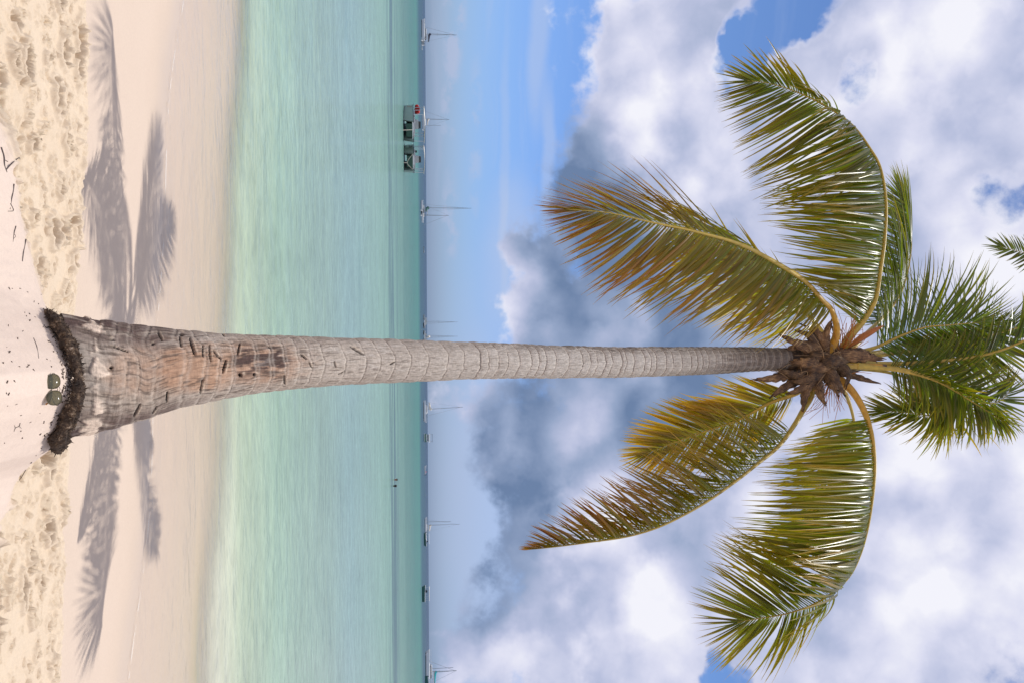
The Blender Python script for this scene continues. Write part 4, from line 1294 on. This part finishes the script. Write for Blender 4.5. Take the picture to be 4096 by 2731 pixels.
M_WHITE = simple_mat('boat_white', (0.74, 0.75, 0.74), 0.35, 0.05, 2)
M_GREY = simple_mat('boat_grey', (0.40, 0.44, 0.43), 0.4, 0.08, 2)
M_HULLW = simple_mat('hull_grey_green', (0.27, 0.335, 0.295), 0.4, 0.08, 2)
M_HULLG = simple_mat('hull_shade_green', (0.045, 0.095, 0.07), 0.4, 0.12, 2)  # dark green carries the shade between the hulls in its colour
M_GREEN = simple_mat('boat_green', (0.045, 0.13, 0.11), 0.35, 0.12, 2)
M_DARK = simple_mat('boat_dark', (0.02, 0.022, 0.028), 0.4, 0.15, 4)
M_GLASS = simple_mat('boat_glass', (0.03, 0.045, 0.06), 0.08, 0.1, 2)
M_CREAM = simple_mat('boat_canvas', (0.66, 0.62, 0.55), 0.8, 0.06, 3)
M_METAL = simple_mat('boat_metal', (0.62, 0.63, 0.63), 0.3, 0.05, 3, metal=0.7)
M_MAST = simple_mat('boat_mast', (0.30, 0.31, 0.30), 0.45, 0.1, 1)
M_RED = simple_mat('boat_red', (0.55, 0.025, 0.02), 0.7, 0.15, 9)
M_TEAL = simple_mat('boat_teal', (0.02, 0.38, 0.42), 0.7, 0.1, 3)
M_NAVY = simple_mat('boat_navy', (0.015, 0.02, 0.05), 0.8, 0.1, 3)
M_ROPE = simple_mat('boat_rope', (0.50, 0.47, 0.40), 0.9, 0.1, 20)
M_RUST = simple_mat('boat_rust', (0.33, 0.12, 0.05), 0.9, 0.3, 9)
SEA_GROUP = 'boats moored on the bay'


def horizon_x(U):
    m = (1365.5 - U) / F
    return 2048 - F * (D_AX[2] + m * V_AX[2]) / U_AX[2]


def at_sea(U, below):
    """point of the sea seen at photo row U, `below` px under the horizon; and metres per px there"""
    r = ray(horizon_x(U) - below, U)
    t = -CAM[2] / r[2]
    p = CAM + r * t
    return p, t / F


def boat_root(name, label, cat, U, below, yaw):
    p, mpp = at_sea(U, below)
    o = empty(name, (p[0], p[1], 0.0), yaw)
    tag(o, label, cat, SEA_GROUP)
    return o, mpp


def rigging(root, x, h, r, spread=1.6, boom=0.0, boom_z=2.2, cover=None, stays=True, fore=None, lean=0.0, y=0.0):
    mast = MB().bar((x, y, 0.4), (x - lean, y, h), r, r * 0.7).build('mast', M_MAST, root)
    bars('spreader', [((x - lean * k, y - spread * (1.1 - k) * 1.6, h * k), (x - lean * k, y + spread * (1.1 - k) * 1.6, h * k)) for k in (0.45, 0.72)], r * 0.4, M_MAST, mast)
    if stays:
        f_ = fore if fore is not None else h * 0.30
        bars('stay', [((x + f_, y, 1.0), (x - lean, y, h * 0.95))], r * 0.33, M_MAST, mast)
        bars('stay', [((x - 0.3, y + s * spread * 1.3, 1.0), (x - lean, y, h * 0.93)) for s in (-1, 1)] + [((x - f_ * 1.1, y, 1.2), (x - lean, y, h * 0.99))], r * 0.22, M_MAST, mast)
    if boom:
        MB().bar((x, y, boom_z), (x - boom, y, boom_z + 0.1), r * 0.8).build('boom', M_MAST, root)
        if cover is not None:
            c = MB()
            pts = np.array([(x + 0.1, y, boom_z + 1.5), (x - boom * 0.12, y, boom_z + 0.85), (x - boom * 0.5, y, boom_z + 0.55), (x - boom * 0.97, y, boom_z + 0.35)])
            pt, _ = catmull(pts, 20)
            v, f = tube_mesh(pt, np.linspace(0.75, 0.28, 20), 8)
            c.add(v, f)
            c.build('sail_cover', cover, root)
    return mast


def rails(root, L, B, z, h=0.7, r=0.035, frm=-0.5, to=0.5):
    for s in (-1, 1):
        m = MB()
        for i in range(7):
            x = L * (frm + (to - frm) * i / 6)
            m.bar((x, s * B / 2, z), (x, s * B / 2, z + h), r)
        m.bar((L * frm, s * B / 2, z + h), (L * to, s * B / 2, z + h), r)
        m.build('guard_rail', M_METAL, root)


def catamaran(name, label, U, below, Lpx, mastpx, yaw, hullm=M_WHITE, innerm=M_GREEN, cover=None, beam=0.5, mast_at=0.05, cabin=True, lean=0.0):
    root, mpp = boat_root(name, label, 'sailing catamaran', U, below, yaw)
    L = Lpx * mpp; B = L * beam; h = mastpx * mpp
    H = L * 0.105
    for s in (-1, 1):
        hb = MB().hull(L, L * 0.13, H, y0=s * (B / 2 - L * 0.06), full=3.0).build('hull', hullm, root, True)
        MB().box((0, s * (B / 2 - L * 0.06) , H * 0.10), (L * 0.80, L * 0.128, H * 0.16)).build('boot_stripe', M_DARK, hb)
    MB().box((-L * 0.08, 0, H * 0.86), (L * 0.62, B - L * 0.16, H * 0.34)).build('bridge_deck', innerm, root)
    MB().bar((L * 0.40, -B / 2 + L * 0.06, H * 1.05), (L * 0.40, B / 2 - L * 0.06, H * 1.05), L * 0.010).build('cross_beam', M_METAL, root)
    if cabin:
        cb = MB().box((-L * 0.10, 0, H * 1.45), (L * 0.40, B * 0.66, H * 0.95), 0.80, shear=-L * 0.02).build('cabin', hullm, root)
        w = MB()
        w.box((-L * 0.11, 0, H * 1.55), (L * 0.375, B * 0.635, H * 0.32), 0.93)
        w.build('window', M_GLASS, cb)
        MB().box((-L * 0.30, 0, H * 2.25), (L * 0.20, B * 0.6, H * 0.10)).build('cockpit_roof', M_CREAM, root)
        bars('roof_post', [((L * sx_, s * B * 0.27, H), (L * sx_, s * B * 0.27, H * 2.25)) for sx_ in (-0.22, -0.38) for s in (-1, 1)], L * 0.004, M_METAL, root)
    rails(root, L, B * 0.96, H * 1.05, H * 0.55, L * 0.0025, -0.48, 0.46)
    rigging(root, L * mast_at, h, max(0.11, L * 0.011), L * 0.09, L * 0.36, H * 2.5, cover, fore=L * 0.34, lean=lean)
    return root, L, H


def dinghy(label, U, below, Lpx, yaw, hullm=M_WHITE, name='dinghy', extra=None, hh=0.16):
    root, mpp = boat_root(name, label, 'small boat', U, below, yaw)
    L = Lpx * mpp
    h = MB().hull(L, L * 0.34, L * hh, sink=0.8, sheer=0.55).build('hull', hullm, root, True)
    MB().box((-L * 0.10, 0, L * hh * 0.80), (L * 0.10, L * 0.29, L * 0.03)).build('bench', M_CREAM, root)
    MB().box((L * 0.14, 0, L * hh * 0.85), (L * 0.09, L * 0.27, L * 0.03)).build('bench', M_CREAM, root)
    mo = MB().box((-L * 0.53, 0, L * hh * 1.15), (L * 0.08, L * 0.09, L * 0.13), 0.8)
    mo.box((-L * 0.54, 0, L * 0.02), (L * 0.035, L * 0.03, L * 0.20))
    mo.build('outboard_motor', M_DARK, root)
    if extra is not None: extra(root, L)
    return root


# --- the two moored excursion boats close in ---
def power_cat(label, U, below, yaw, L, B, canopy, mats, seat_red=False, name='excursion_boat', stripe=True, bridle=False):
    root, mpp = boat_root(name, label, 'motor boat', U, below, yaw)
    side, inner = mats
    H = 1.02
    for s in (-1, 1):
        hb = MB().hull(L, B * 0.36, H, y0=s * B * 0.32, full=2.6, rake=0.14, sheer=0.16).build('hull', side, root, True)
        m = MB()
        for i in range(14):
            u0, u1 = i / 14, (i + 1) / 14
            def w(u): return B * 0.18 * (1 - max(0, (u - 0.42) / 0.58) ** 2.6) + 0.012
            def sh(u): return H * (1 + 0.16 * u * u + 0.05 * (1 - u))
            for e in (-1, 1):
                m.bar(((u0 - .5) * L, s * B * 0.32 + e * w(u0), sh(u0) - 0.02), ((u1 - .5) * L, s * B * 0.32 + e * w(u1), sh(u1) - 0.02), 0.035)
        m.build('rub_rail', M_DARK, hb)
    br = MB().box((-L * 0.02, 0, H * 0.66), (L * 0.88, B * 0.42, H * 0.66), 1.04)
    br.build('bridge_deck', inner, root)
    MB().box((L * 0.385, 0, H * 1.02), (L * 0.10, B * 0.60, 0.10)).build('foredeck', M_WHITE, root)
    co = MB().box((-L * 0.05, 0, H * 1.32), (L * 0.16, B * 0.30, H * 0.62), 0.8).build('helm_console', M_WHITE, root)
    MB().box((L * 0.0, 0, H * 1.72), (0.04, B * 0.26, H * 0.30), 0.85).build('windscreen', M_GLASS, co)
    for sx_ in (-0.30, -0.16, 0.16):
        MB().box((L * sx_, 0, H * 1.10), (L * 0.08, B * 0.62, H * 0.22)).build('bench', M_WHITE, root)
    zc = canopy
    c = MB()
    nseg = 8
    vs, fs = [], []
    for i in range(nseg + 1):
        yy = (i / nseg - .5) * B * 0.98
        zz = zc + 0.11 * (1 - (2 * i / nseg - 1) ** 2)
        for xx in (-0.40, 0.28):
            for dz_ in (0, 0.06): vs.append((L * xx, yy, zz + dz_))
    for i in range(nseg):
        a = i * 4; b_ = a + 4
        fs += [(a, b_, b_ + 2, a + 2), (a + 1, a + 3, b_ + 3, b_ + 1), (a, a + 1, b_ + 1, b_), (a + 2, b_ + 2, b_ + 3, a + 3)]
    fs += [(0, 2, 3, 1), (nseg * 4, nseg * 4 + 1, nseg * 4 + 3, nseg * 4 + 2)]
    c.add(vs, fs)
    c.build('canopy', M_CREAM, root)
    for sx_ in (-0.37, -0.14, 0.24):
        for s in (-1, 1):
            MB().bar((L * sx_, s * B * 0.43, H), (L * (sx_ - 0.01), s * B * 0.44, zc + 0.03), 0.035).build('canopy_post', M_METAL, root)
    for s in (-1, 1):
        om = MB().box((-L * 0.53, s * B * 0.2, H * 1.12), (0.34, 0.30, 0.55), 0.8)
        om.box((-L * 0.54, s * B * 0.2, H * 0.3), (0.14, 0.12, 1.0))
        om.build('outboard_motor', M_DARK, root)
    an = MB()
    if bridle:
        an.tube([(L * 0.44, B * 0.30, H), (L * 0.55, 0.05, 0.42), (L * 0.44, -B * 0.30, H)], 0.02)
        an.bar((L * 0.55, 0.05, 0.42), (L * 0.62, 0.0, -0.1), 0.02)
    else:
        an.bar((L * 0.43, -B * 0.02, H * 1.0), (L * 0.66, -B * 0.10, -0.1), 0.026)
    an.build('anchor_rope', M_ROPE, root)
    return root, L, B, H


YAW_CAM = -math.pi / 2     # bow toward the viewer
r1_, L, B, H = power_cat('grey-green excursion boat with tan canopy and a bundle of red life vests', 500, 88, YAW_CAM + R(26), 7.0, 3.4, 2.25, (M_HULLW, M_HULLG), name='excursion_boat')
v = MB()
for i in range(7): v.ball((-L * 0.42 + random.gauss(0, .10), -B * 0.36 + random.gauss(0, .12), H * 1.42 + random.gauss(0, .10)), (0.22, 0.24, 0.24), 8, 6)
v.build('life_vest', M_RED, r1_)
MB().box((-L * 0.25, -B * 0.502, H * 0.62), (0.12, 0.02, 0.55)).build('rust_streak', M_RUST, r1_)
r2_, L, B, H = power_cat('grey-green excursion boat with dark lettering on its side and a forked bow rope', 638, 87, YAW_CAM + R(18), 6.2, 3.0, 2.2, (M_HULLW, M_HULLG), name='excursion_boat', bridle=True)
# illegible lettering on the shaded side: rows of small dark strokes
for row, zz in enumerate((0.80, 0.62)):
    lt = MB()
    lt.box((-L * 0.05 + 0.16 * (4 if row == 0 else 3), -B * 0.50 - 0.003, H * zz - 0.045), (1.3 if row == 0 else 1.0, 0.008, 0.012))
    for i in range(9 if row == 0 else 7):
        lt.box((-L * 0.05 + i * 0.16, -B * 0.50 - 0.004, H * zz), (0.09, 0.012, 0.10 if i % 3 else 0.13))
    lt.build('lettering', M_DARK, r2_)

# --- sailing boats and launches along the horizon, left to right in the world ---
catamaran('sailing_catamaran', 'white sailboat, its shaded hull side coloured green, with a black sail cover, topmost in the picture', 128, 15, 100, 140, math.pi - 0.25, M_WHITE, M_GREEN, M_NAVY, 0.42, -0.10)  # green bridge deck holds the shade of the hull in its colour
dinghy('small white boat beside the stern of the sailboat with black sail cover', 191, 15.5, 20, 0.3, M_WHITE)
# sailboat standing right behind the canopy of the excursion boat
root, mpp = boat_root('sailboat', 'far sailboat whose two masts rise behind the excursion boat canopy', 'sailboat', 490, 14, math.pi)
MB().hull(62 * mpp, 16 * mpp, 8 * mpp, full=2.4).build('hull', M_WHITE, root, True)
MB().box((0, 0, 11 * mpp), (28 * mpp, 9 * mpp, 6 * mpp), 0.8).build('cabin', M_WHITE, root)
rigging(root, 13 * mpp, 108 * mpp, 0.20, 1.4, 4.5, 3.2, M_CREAM, fore=6)
MB().bar((-12 * mpp, 0, 1), (-12 * mpp, 0, 74 * mpp), 0.13, 0.10).build('mast', M_MAST, root)
catamaran('sailing_catamaran', 'white twin-hulled sailboat with the longest mast of all the boats', 832, 22, 66, 202, math.pi - 0.75, M_WHITE, M_GREY, M_GREEN, 0.5, 0.0)
root, mpp = boat_root('sailboat', 'low sailboat with a shorter mast, right behind the longest-masted sailboat', 'sailboat', 862, 19, 0.15)
MB().hull(40 * mpp, 11 * mpp, 6 * mpp).build('hull', M_WHITE, root, True)
MB().box((0, 0, 8 * mpp), (17 * mpp, 7 * mpp, 4 * mpp), 0.8).build('cabin', M_CREAM, root)
rigging(root, 0, 108 * mpp, 0.15, 1.2, 4.0, 3.0, None, fore=5)
dinghy('white inflatable dinghy with a dark motor beside the longest-masted sailboat', 880, 19, 24, 0.05, M_WHITE, hh=0.22)
dinghy('lone thin pale canoe low on the dark far water', 1002, 13, 26, 0.5, M_GREY, name='canoe', hh=0.08)
catamaran('sailing_catamaran', 'grey twin-hulled sailboat seen end-on above the trunk, clear of its bark', 1288, 16, 62, 138, -math.pi / 2 + 0.35, M_GREY, M_WHITE, None, 0.66, 0.05)
catamaran('sailing_catamaran', 'grey twin-hulled sailboat seen end-on, partly hidden by the palm trunk', 1346, 16, 60, 138, -math.pi / 2 - 0.25, M_GREY, M_WHITE, M_CREAM, 0.66, 0.0)
catamaran('sailing_catamaran', 'green-sided sailboat with white bow, nearest below the trunk in the picture', 1645, 17, 84, 158, -0.35, M_WHITE, M_GREEN, M_CREAM, 0.44, -0.10, lean=1.2)

root, mpp = boat_root('motor_yacht', 'small flybridge motor yacht seen from its stern', 'motor yacht', 1751, 16, math.pi / 2 - 0.2)
L = 60 * mpp; B = 36 * mpp; H = 11 * mpp
MB().hull(L, B, H, full=2.2, sink=0.3).build('hull', M_GREEN, root, True)
MB().box((0, 0, H * 1.35), (L * 0.55, B * 0.80, H * 0.9), 0.9).build('cabin', M_WHITE, root)
MB().box((0, 0, H * 1.45), (L * 0.56, B * 0.76, H * 0.3), 0.98).build('window', M_GLASS, root)
MB().box((-L * 0.04, 0, H * 2.05), (L * 0.50, B * 0.92, H * 0.45), 0.95).build('flybridge', M_WHITE, root)
bars('bimini_post', [((L * sx_, s * B * 0.40, H * 2.2), (L * sx_, s * B * 0.40, H * 3.0)) for sx_ in (-0.22, 0.14) for s in (-1, 1)], 0.07, M_METAL, root)
MB().box((-L * 0.04, 0, H * 3.03), (L * 0.42, B * 0.88, H * 0.08)).build('bimini_top', M_DARK, root)
MB().box((-L * 0.53, 0, H * 0.25), (L * 0.08, B * 0.9, H * 0.14)).build('swim_platform', M_WHITE, root)


def red_load(root, L):
    m = MB()
    m.ball((-L * 0.18, 0, L * 0.17), L * 0.05, 8, 6).ball((-L * 0.28, 0.1, L * 0.16), L * 0.045, 8, 6)
    m.build('cargo_bundle', M_RED, root)


dinghy('open white skiff with a raised bow and a red load', 1878, 15, 36, math.pi - 0.1, M_WHITE, name='skiff', extra=red_load, hh=0.15)
catamaran('sailing_catamaran', 'white sailboat with green shaded flank and two masts, touching a green launch', 2100, 15, 66, 140, math.pi - 0.2, M_WHITE, M_GREEN, M_CREAM, 0.46, 0.02)
rt = [o for o in bpy.data.objects if o.parent is None and o.get('label', '').startswith('white sailboat with green')][0]
MB().bar((2.4, 0.6, 1), (2.2, 0.6, 17.5), 0.16, 0.11).build('mast', M_MAST, rt)


def launch(label, U, below, Lpx, yaw, hullm, roofm, name='launch', roof_h=2.6, people=0):
    root, mpp = boat_root(name, label, 'launch', U, below, yaw)
    L = Lpx * mpp; B = L * 0.36; H = L * 0.155
    h = MB().hull(L, B, H, sink=0.6, sheer=0.22).build('hull', hullm, root, True)
    m = MB()
    for i in range(12):
        u0, u1 = i / 12, (i + 1) / 12
        for e in (-1, 1):
            f_ = lambda u: B / 2 * (1 - max(0, (u - 0.42) / 0.58) ** 2.2)
            m.bar(((u0 - .5) * L, e * f_(u0), H * (1 + .22 * u0 * u0) + H * 0.08), ((u1 - .5) * L, e * f_(u1), H * (1 + .22 * u1 * u1) + H * 0.08), H * 0.09)
    m.build('gunwale', M_WHITE, h)
    zr = H * roof_h
    MB().box((-L * 0.06, 0, zr), (L * 0.80, B * 0.9, H * 0.14), 0.93).build('roof', roofm, root)
    for sx_ in (-0.42, -0.18, 0.06, 0.27):
        for s in (-1, 1):
            MB().bar((L * sx_, s * B * 0.36, H * 0.9), (L * sx_, s * B * 0.38, zr), L * 0.007).build('roof_post', M_METAL, root)
    MB().box((L * 0.12, 0, H * 1.55), (L * 0.10, B * 0.5, H * 0.9), 0.85).build('helm_console', M_DARK, root)
    MB().box((-L * 0.10, 0, H * 1.0), (L * 0.34, B * 0.7, H * 0.25)).build('bench', M_CREAM, root)
    MB().box((-L * 0.53, 0, H * 0.9), (L * 0.06, B * 0.2, H * 0.7), 0.85).build('outboard_motor', M_DARK, root)
    return root, L, B, H


launch('dark green launch with white roof, right behind a white sailboat', 2157, 18.5, 52, -0.15, M_GREEN, M_WHITE)
launch('green passenger launch with pale roof, alone on open water', 2370, 27, 68, math.pi + 0.25, M_GREEN, M_CREAM, roof_h=2.75)
catamaran('sailing_catamaran', 'white sailboat with a teal sail cover, lowest in the picture', 2668, 15, 132, 124, math.pi - 0.12, M_WHITE, M_WHITE, M_TEAL, 0.40, -0.13)
rt = [o for o in bpy.data.objects if o.parent is None and 'teal sail cover' in o.get('label', '')][0]
MB().bar((-1.0, -0.5, 1), (-0.9, -0.5, 18.5), 0.18, 0.13).build('mast', M_MAST, rt)
dinghy('grey-green skiff crossing the bow of the teal-covered sailboat', 2722, 17.5, 40, -1.0, M_GREEN, name='skiff', hh=0.26)


# ------------------------------------------------------------------ swimmers
M_SKIN = simple_mat('skin_tanned', (0.33, 0.165, 0.10), 0.5, 0.08, 30)
M_SKIND = simple_mat('skin_dark', (0.13, 0.07, 0.045), 0.5, 0.08, 30)
M_HAIR = simple_mat('hair', (0.012, 0.010, 0.009), 0.6, 0.2, 60)


def swimmer(label, px, py, skin, hair_full, turn):
    r = ray(px, py)
    p = CAM + r * (-CAM[2] / r[2])
    root = empty('person', (p[0], p[1], 0), turn)
    tag(root, label, 'person')
    # one continuous lathe-like body: crown of head, face, neck, shoulders, chest under the water
    prof = [(0.005, 0.252, 0.0), (0.045, 0.246, 0.0), (0.070, 0.225, 0.0), (0.080, 0.19, 0.0), (0.079, 0.155, 0.0), (0.074, 0.115, 0.004), (0.066, 0.075, 0.008), (0.050, 0.048, 0.008), (0.052, 0.02, -0.01), (0.060, -0.01, -0.015),
            (0.13, -0.05, -0.02), (0.20, -0.09, -0.02), (0.205, -0.16, -0.02), (0.175, -0.28, -0.02), (0.155, -0.45, -0.02), (0.17, -0.62, -0.02)]
    n = 24; vs, fs = [], []
    for i, (rr, z, yo) in enumerate(prof):
        for j in range(n):
            a = 2 * math.pi * j / n
            flat = 1.12 if i < 8 else (1.0 if i < 10 else 0.55)
            x, y = rr * math.cos(a) * (0.92 if i < 8 else 1.0), rr * math.sin(a) * flat + yo
            if i < 9 and math.sin(a) < -0.97: y -= [0, 0, 0, 0.002, 0.004, 0.028, 0.012, 0.010, 0][i]      # nose, lips, chin
            if i in (4, 5) and abs(math.cos(a)) > 0.97: x += math.copysign(0.016, x)                      # ears
            if i == 4 and -0.95 < math.sin(a) < -0.6: y += 0.012                                            # eye sockets
            vs.append((x, y, z))
    for i in range(len(prof) - 1):
        for j in range(n):
            fs.append((i * n + j, i * n + (j + 1) % n, (i + 1) * n + (j + 1) % n, (i + 1) * n + j))
    fs.append(tuple(range(n))); fs.append(tuple(range((len(prof) - 1) * n, len(prof) * n))[::-1])
    o = mesh_obj('body', np.array(vs), fs, skin, root, smooth=True)
    vs, fs = [], []
    lim = 7 if hair_full else 4
    for i, (rr, z, yo) in enumerate(prof[:lim]):
        for j in range(n):
            a = 2 * math.pi * j / n
            k = 1.0
            if math.sin(a) < -0.35 and i > 2: k = 0.93
            vs.append(((rr + 0.012) * k * math.cos(a) * 0.95, (rr + 0.012) * k * math.sin(a) * 1.12, z + 0.012 * (1 - i / lim)))
    for i in range(lim - 1):
        for j in range(n): fs.append((i * n + j, i * n + (j + 1) % n, (i + 1) * n + (j + 1) % n, (i + 1) * n + j))
    fs.append(tuple(range(n)))
    mesh_obj('hair', np.array(vs), fs, M_HAIR, root, smooth=True)


swimmer('swimmer with tanned face and only the head above the water', 1577, 1917, M_SKIN, False, 0.3)
swimmer('swimmer with full black hair seen from behind, head above the water', 1573, 1942, M_SKIND, True, math.pi - 0.3)

# ------------------------------------------------------------------ sunglasses on the sand
m_lens, k, out = new_mat('sunglass_lens')
b = k.n('ShaderNodeBsdfPrincipled')
b.inputs['Base Color'].default_value = (0.15, 0.15, 0.115, 1)
b.inputs['Roughness'].default_value = 0.12
b.inputs['Specular IOR Level'].default_value = 0.6
trn = k.n('ShaderNodeBsdfTransparent'); trn.inputs[0].default_value = (0.50, 0.47, 0.33, 1)
ms = k.n('ShaderNodeMixShader'); ms.inputs[0].default_value = 0.62
k.t.links.new(b.outputs[0], ms.inputs[1]); k.t.links.new(trn.outputs[0], ms.inputs[2])
k.t.links.new(ms.outputs[0], out.inputs[0])
M_WIRE = simple_mat('sunglass_wire', (0.10, 0.085, 0.06), 0.3, 0.1, 50, metal=0.6)
M_TIP = simple_mat('sunglass_tip', (0.42, 0.19, 0.05), 0.35, 0.15, 60)
pg = on_sand(206, 1557)
cdir = CAM - pg; cdir /= np.linalg.norm(cdir)
nrm = 0.75 * cdir + 0.45 * np.array([0, 0, 1.0]); nrm /= np.linalg.norm(nrm)
e1 = np.array([1.0, 0, 0]); e1 = e1 - (e1 @ nrm) * nrm; e1 /= np.linalg.norm(e1)
e2 = np.cross(nrm, e1)
e1, e2 = e1 * 0.995 + e2 * 0.09, e2 * 0.995 - e1 * 0.09
sg = empty('sunglasses', pg)
tag(sg, 'pair of round wire sunglasses with olive lenses lying on the sand before the palm', 'sunglasses')
PX = axial(pg) / F


def L3(a, b_, c): return e1 * a * PX + e2 * b_ * PX + nrm * (c * PX + 0.012)


for s, cx in ((-1, -33), (1, 33)):
    ring = []
    for i in range(40):
        t = 2 * math.pi * i / 40
        a = 29 * math.copysign(abs(math.cos(t)) ** 0.85, math.cos(t))
        bb = 30 * math.copysign(abs(math.sin(t)) ** 0.85, math.sin(t))
        ring.append((cx + a * (1 + 0.06 * math.sin(t)), bb))
    vs = [L3(a, b_, 6 - 0.004 * ((a - cx) ** 2 + b_ ** 2)) for a, b_ in ring] + [L3(a, b_, 4 - 0.004 * ((a - cx) ** 2 + b_ ** 2)) for a, b_ in ring]
    vs += [L3(cx + (a - cx) * .5, b_ * .5, 6 - 0.001 * ((a - cx) ** 2 + b_ ** 2)) for a, b_ in ring] + [L3(cx, 0, 6.3)]
    fs = []
    for i in range(40):
        j = (i + 1) % 40
        fs += [(i, j, 80 + j, 80 + i), (80 + i, 80 + j, 120), (40 + i, 40 + j, j, i)]
    fs.append(tuple(range(40, 80))[::-1])
    lo = mesh_obj('lens', np.array(vs), fs, m_lens, sg, smooth=True)
    mb = MB()
    for i in range(40):
        j = (i + 1) % 40
        mb.bar(L3(ring[i][0], ring[i][1], 3.0 - 0.5), L3(ring[j][0], ring[j][1], 2.5), 0.0011, n=5)
    mb.build('rim', M_WIRE, lo)
mb = MB()
mb.tube([L3(-8, 10, 5), L3(0, 14, 9), L3(8, 10, 5)], 0.0010, 5)
mb.build('bridge', M_WIRE, sg)
mb = MB()
mb.tube([L3(-9, 22, 5), L3(0, 24, 7), L3(9, 22, 5)], 0.0010, 5)
mb.build('brow_bar', M_WIRE, sg)
for s in (-1, 1):
    mb = MB()
    mb.tube([L3(s * 62, 12, 3), L3(s * 66, 10, -2), L3(s * 58, 4, -9), L3(s * 20, -2 - s * 3, -10), L3(-s * 22, -8 - s * 3, -10)], 0.0013, 5)
    te = mb.build('temple', M_WIRE, sg)
    MB().tube([L3(-s * 18, -8 - s * 3, -10), L3(-s * 40, -14 - s * 3, -10), L3(-s * 56, -30, -9)], 0.0028, 6).build('temple_tip', M_TIP, te)

# ------------------------------------------------------------------ litter on the sand
M_DEB = simple_mat('bark_crumb', (0.075, 0.048, 0.035), 0.9, 0.4, 70)
M_TWIG = simple_mat('twig', (0.085, 0.062, 0.055), 0.85, 0.3, 40)
db = MB()
rd = random.Random(5)
n_ok = 0
spots = []
for i in range(620):          # dense under the roots
    u = rd.gauss(0, 1)
    y = 1530 + 130 * max(-1.7, min(1.6, u))
    lim = 300 - ((y - 1520) / 250) ** 2 * 105
    spots.append((lim - abs(rd.gauss(0, 24)) + 6 , y, 1.0))
for i in range(60):
    spots.append((rd.uniform(10, 250), rd.uniform(1150, 1850), 0.8))
for (x, y, k_) in spots:
    if 165 < x < 245 and 1480 < y < 1632: continue
    p = on_sand(x, y)
    if p[1] > 3.6: continue
    a = rd.uniform(0, 6.28); l = rd.uniform(0.002, 0.008) * k_ * (1.6 if rd.random() < .15 else 1); w = rd.uniform(0.001, 0.0032)
    d = np.array([math.cos(a), math.sin(a), rd.gauss(0.15, 0.2)]); d /= np.linalg.norm(d)
    c = p + np.array([0, 0, 0.002])
    db.bar(c - d * l, c + d * l, w, w * rd.uniform(0.3, 1), 5)
o = db.build('bark_debris', M_DEB)
tag(o, kind='stuff')


def twig(label, pts, r, forks=(), lift=0.002, depth=None):
    w = [on_sand(x, y) + np.array([0, 0, lift]) for x, y in pts]
    root = empty('twig', w[0])
    m = MB(); m.tube([q - w[0] for q in w], 0.62 * np.linspace(r, r * 0.45, 24), 7)
    for fk in forks:
        q = [on_sand(x, y) + np.array([0, 0, lift]) - w[0] for x, y in fk]
        m.tube(q, 0.62 * np.linspace(r * 0.6, r * 0.3, 24), 6)
    o = m.build('twig', M_TWIG)
    o.location = tuple(w[0])
    bpy.data.objects.remove(root)
    o.name = 'twig'
    tag(o, label, 'twig', 'twigs on the sand')
    return o


twig('forked dark driftwood twig at the left edge of the picture, topmost twig', [(2, 590), (14, 628), (17, 665), (26, 690)], 0.006, [[(15, 640), (30, 648), (42, 655)], [(22, 680), (45, 655), (62, 640), (80, 638)]])
twig('straight dark twig on the upper rim of the pale mound, second from top', [(54, 738), (49, 775), (43, 806), (38, 838)], 0.0045, [[(40, 815), (52, 842), (30, 846)]])
twig('short curved twig on the upper rim of the mound, nearest the palm', [(102, 958), (93, 1005), (88, 1046)], 0.004)
twig('thin twig with a fork between the straight and the short curved twig', [(62, 905), (54, 935), (50, 968)], 0.003, [[(54, 935), (60, 945), (50, 958)]])
twig('black twig half buried on the lower rim of the mound', [(122, 1848), (100, 1880), (84, 1908), (70, 1925)], 0.006)
twig('tiny branched twig alone on the smooth pale sand, below the sunglasses', [(78, 1690), (74, 1703), (60, 1710), (54, 1724)], 0.0022, [[(74, 1703), (84, 1712)], [(60, 1710), (56, 1700)]])
twig('long thin root strand on smooth sand above the sunglasses', [(132, 1352), (146, 1388), (153, 1432)], 0.0022)
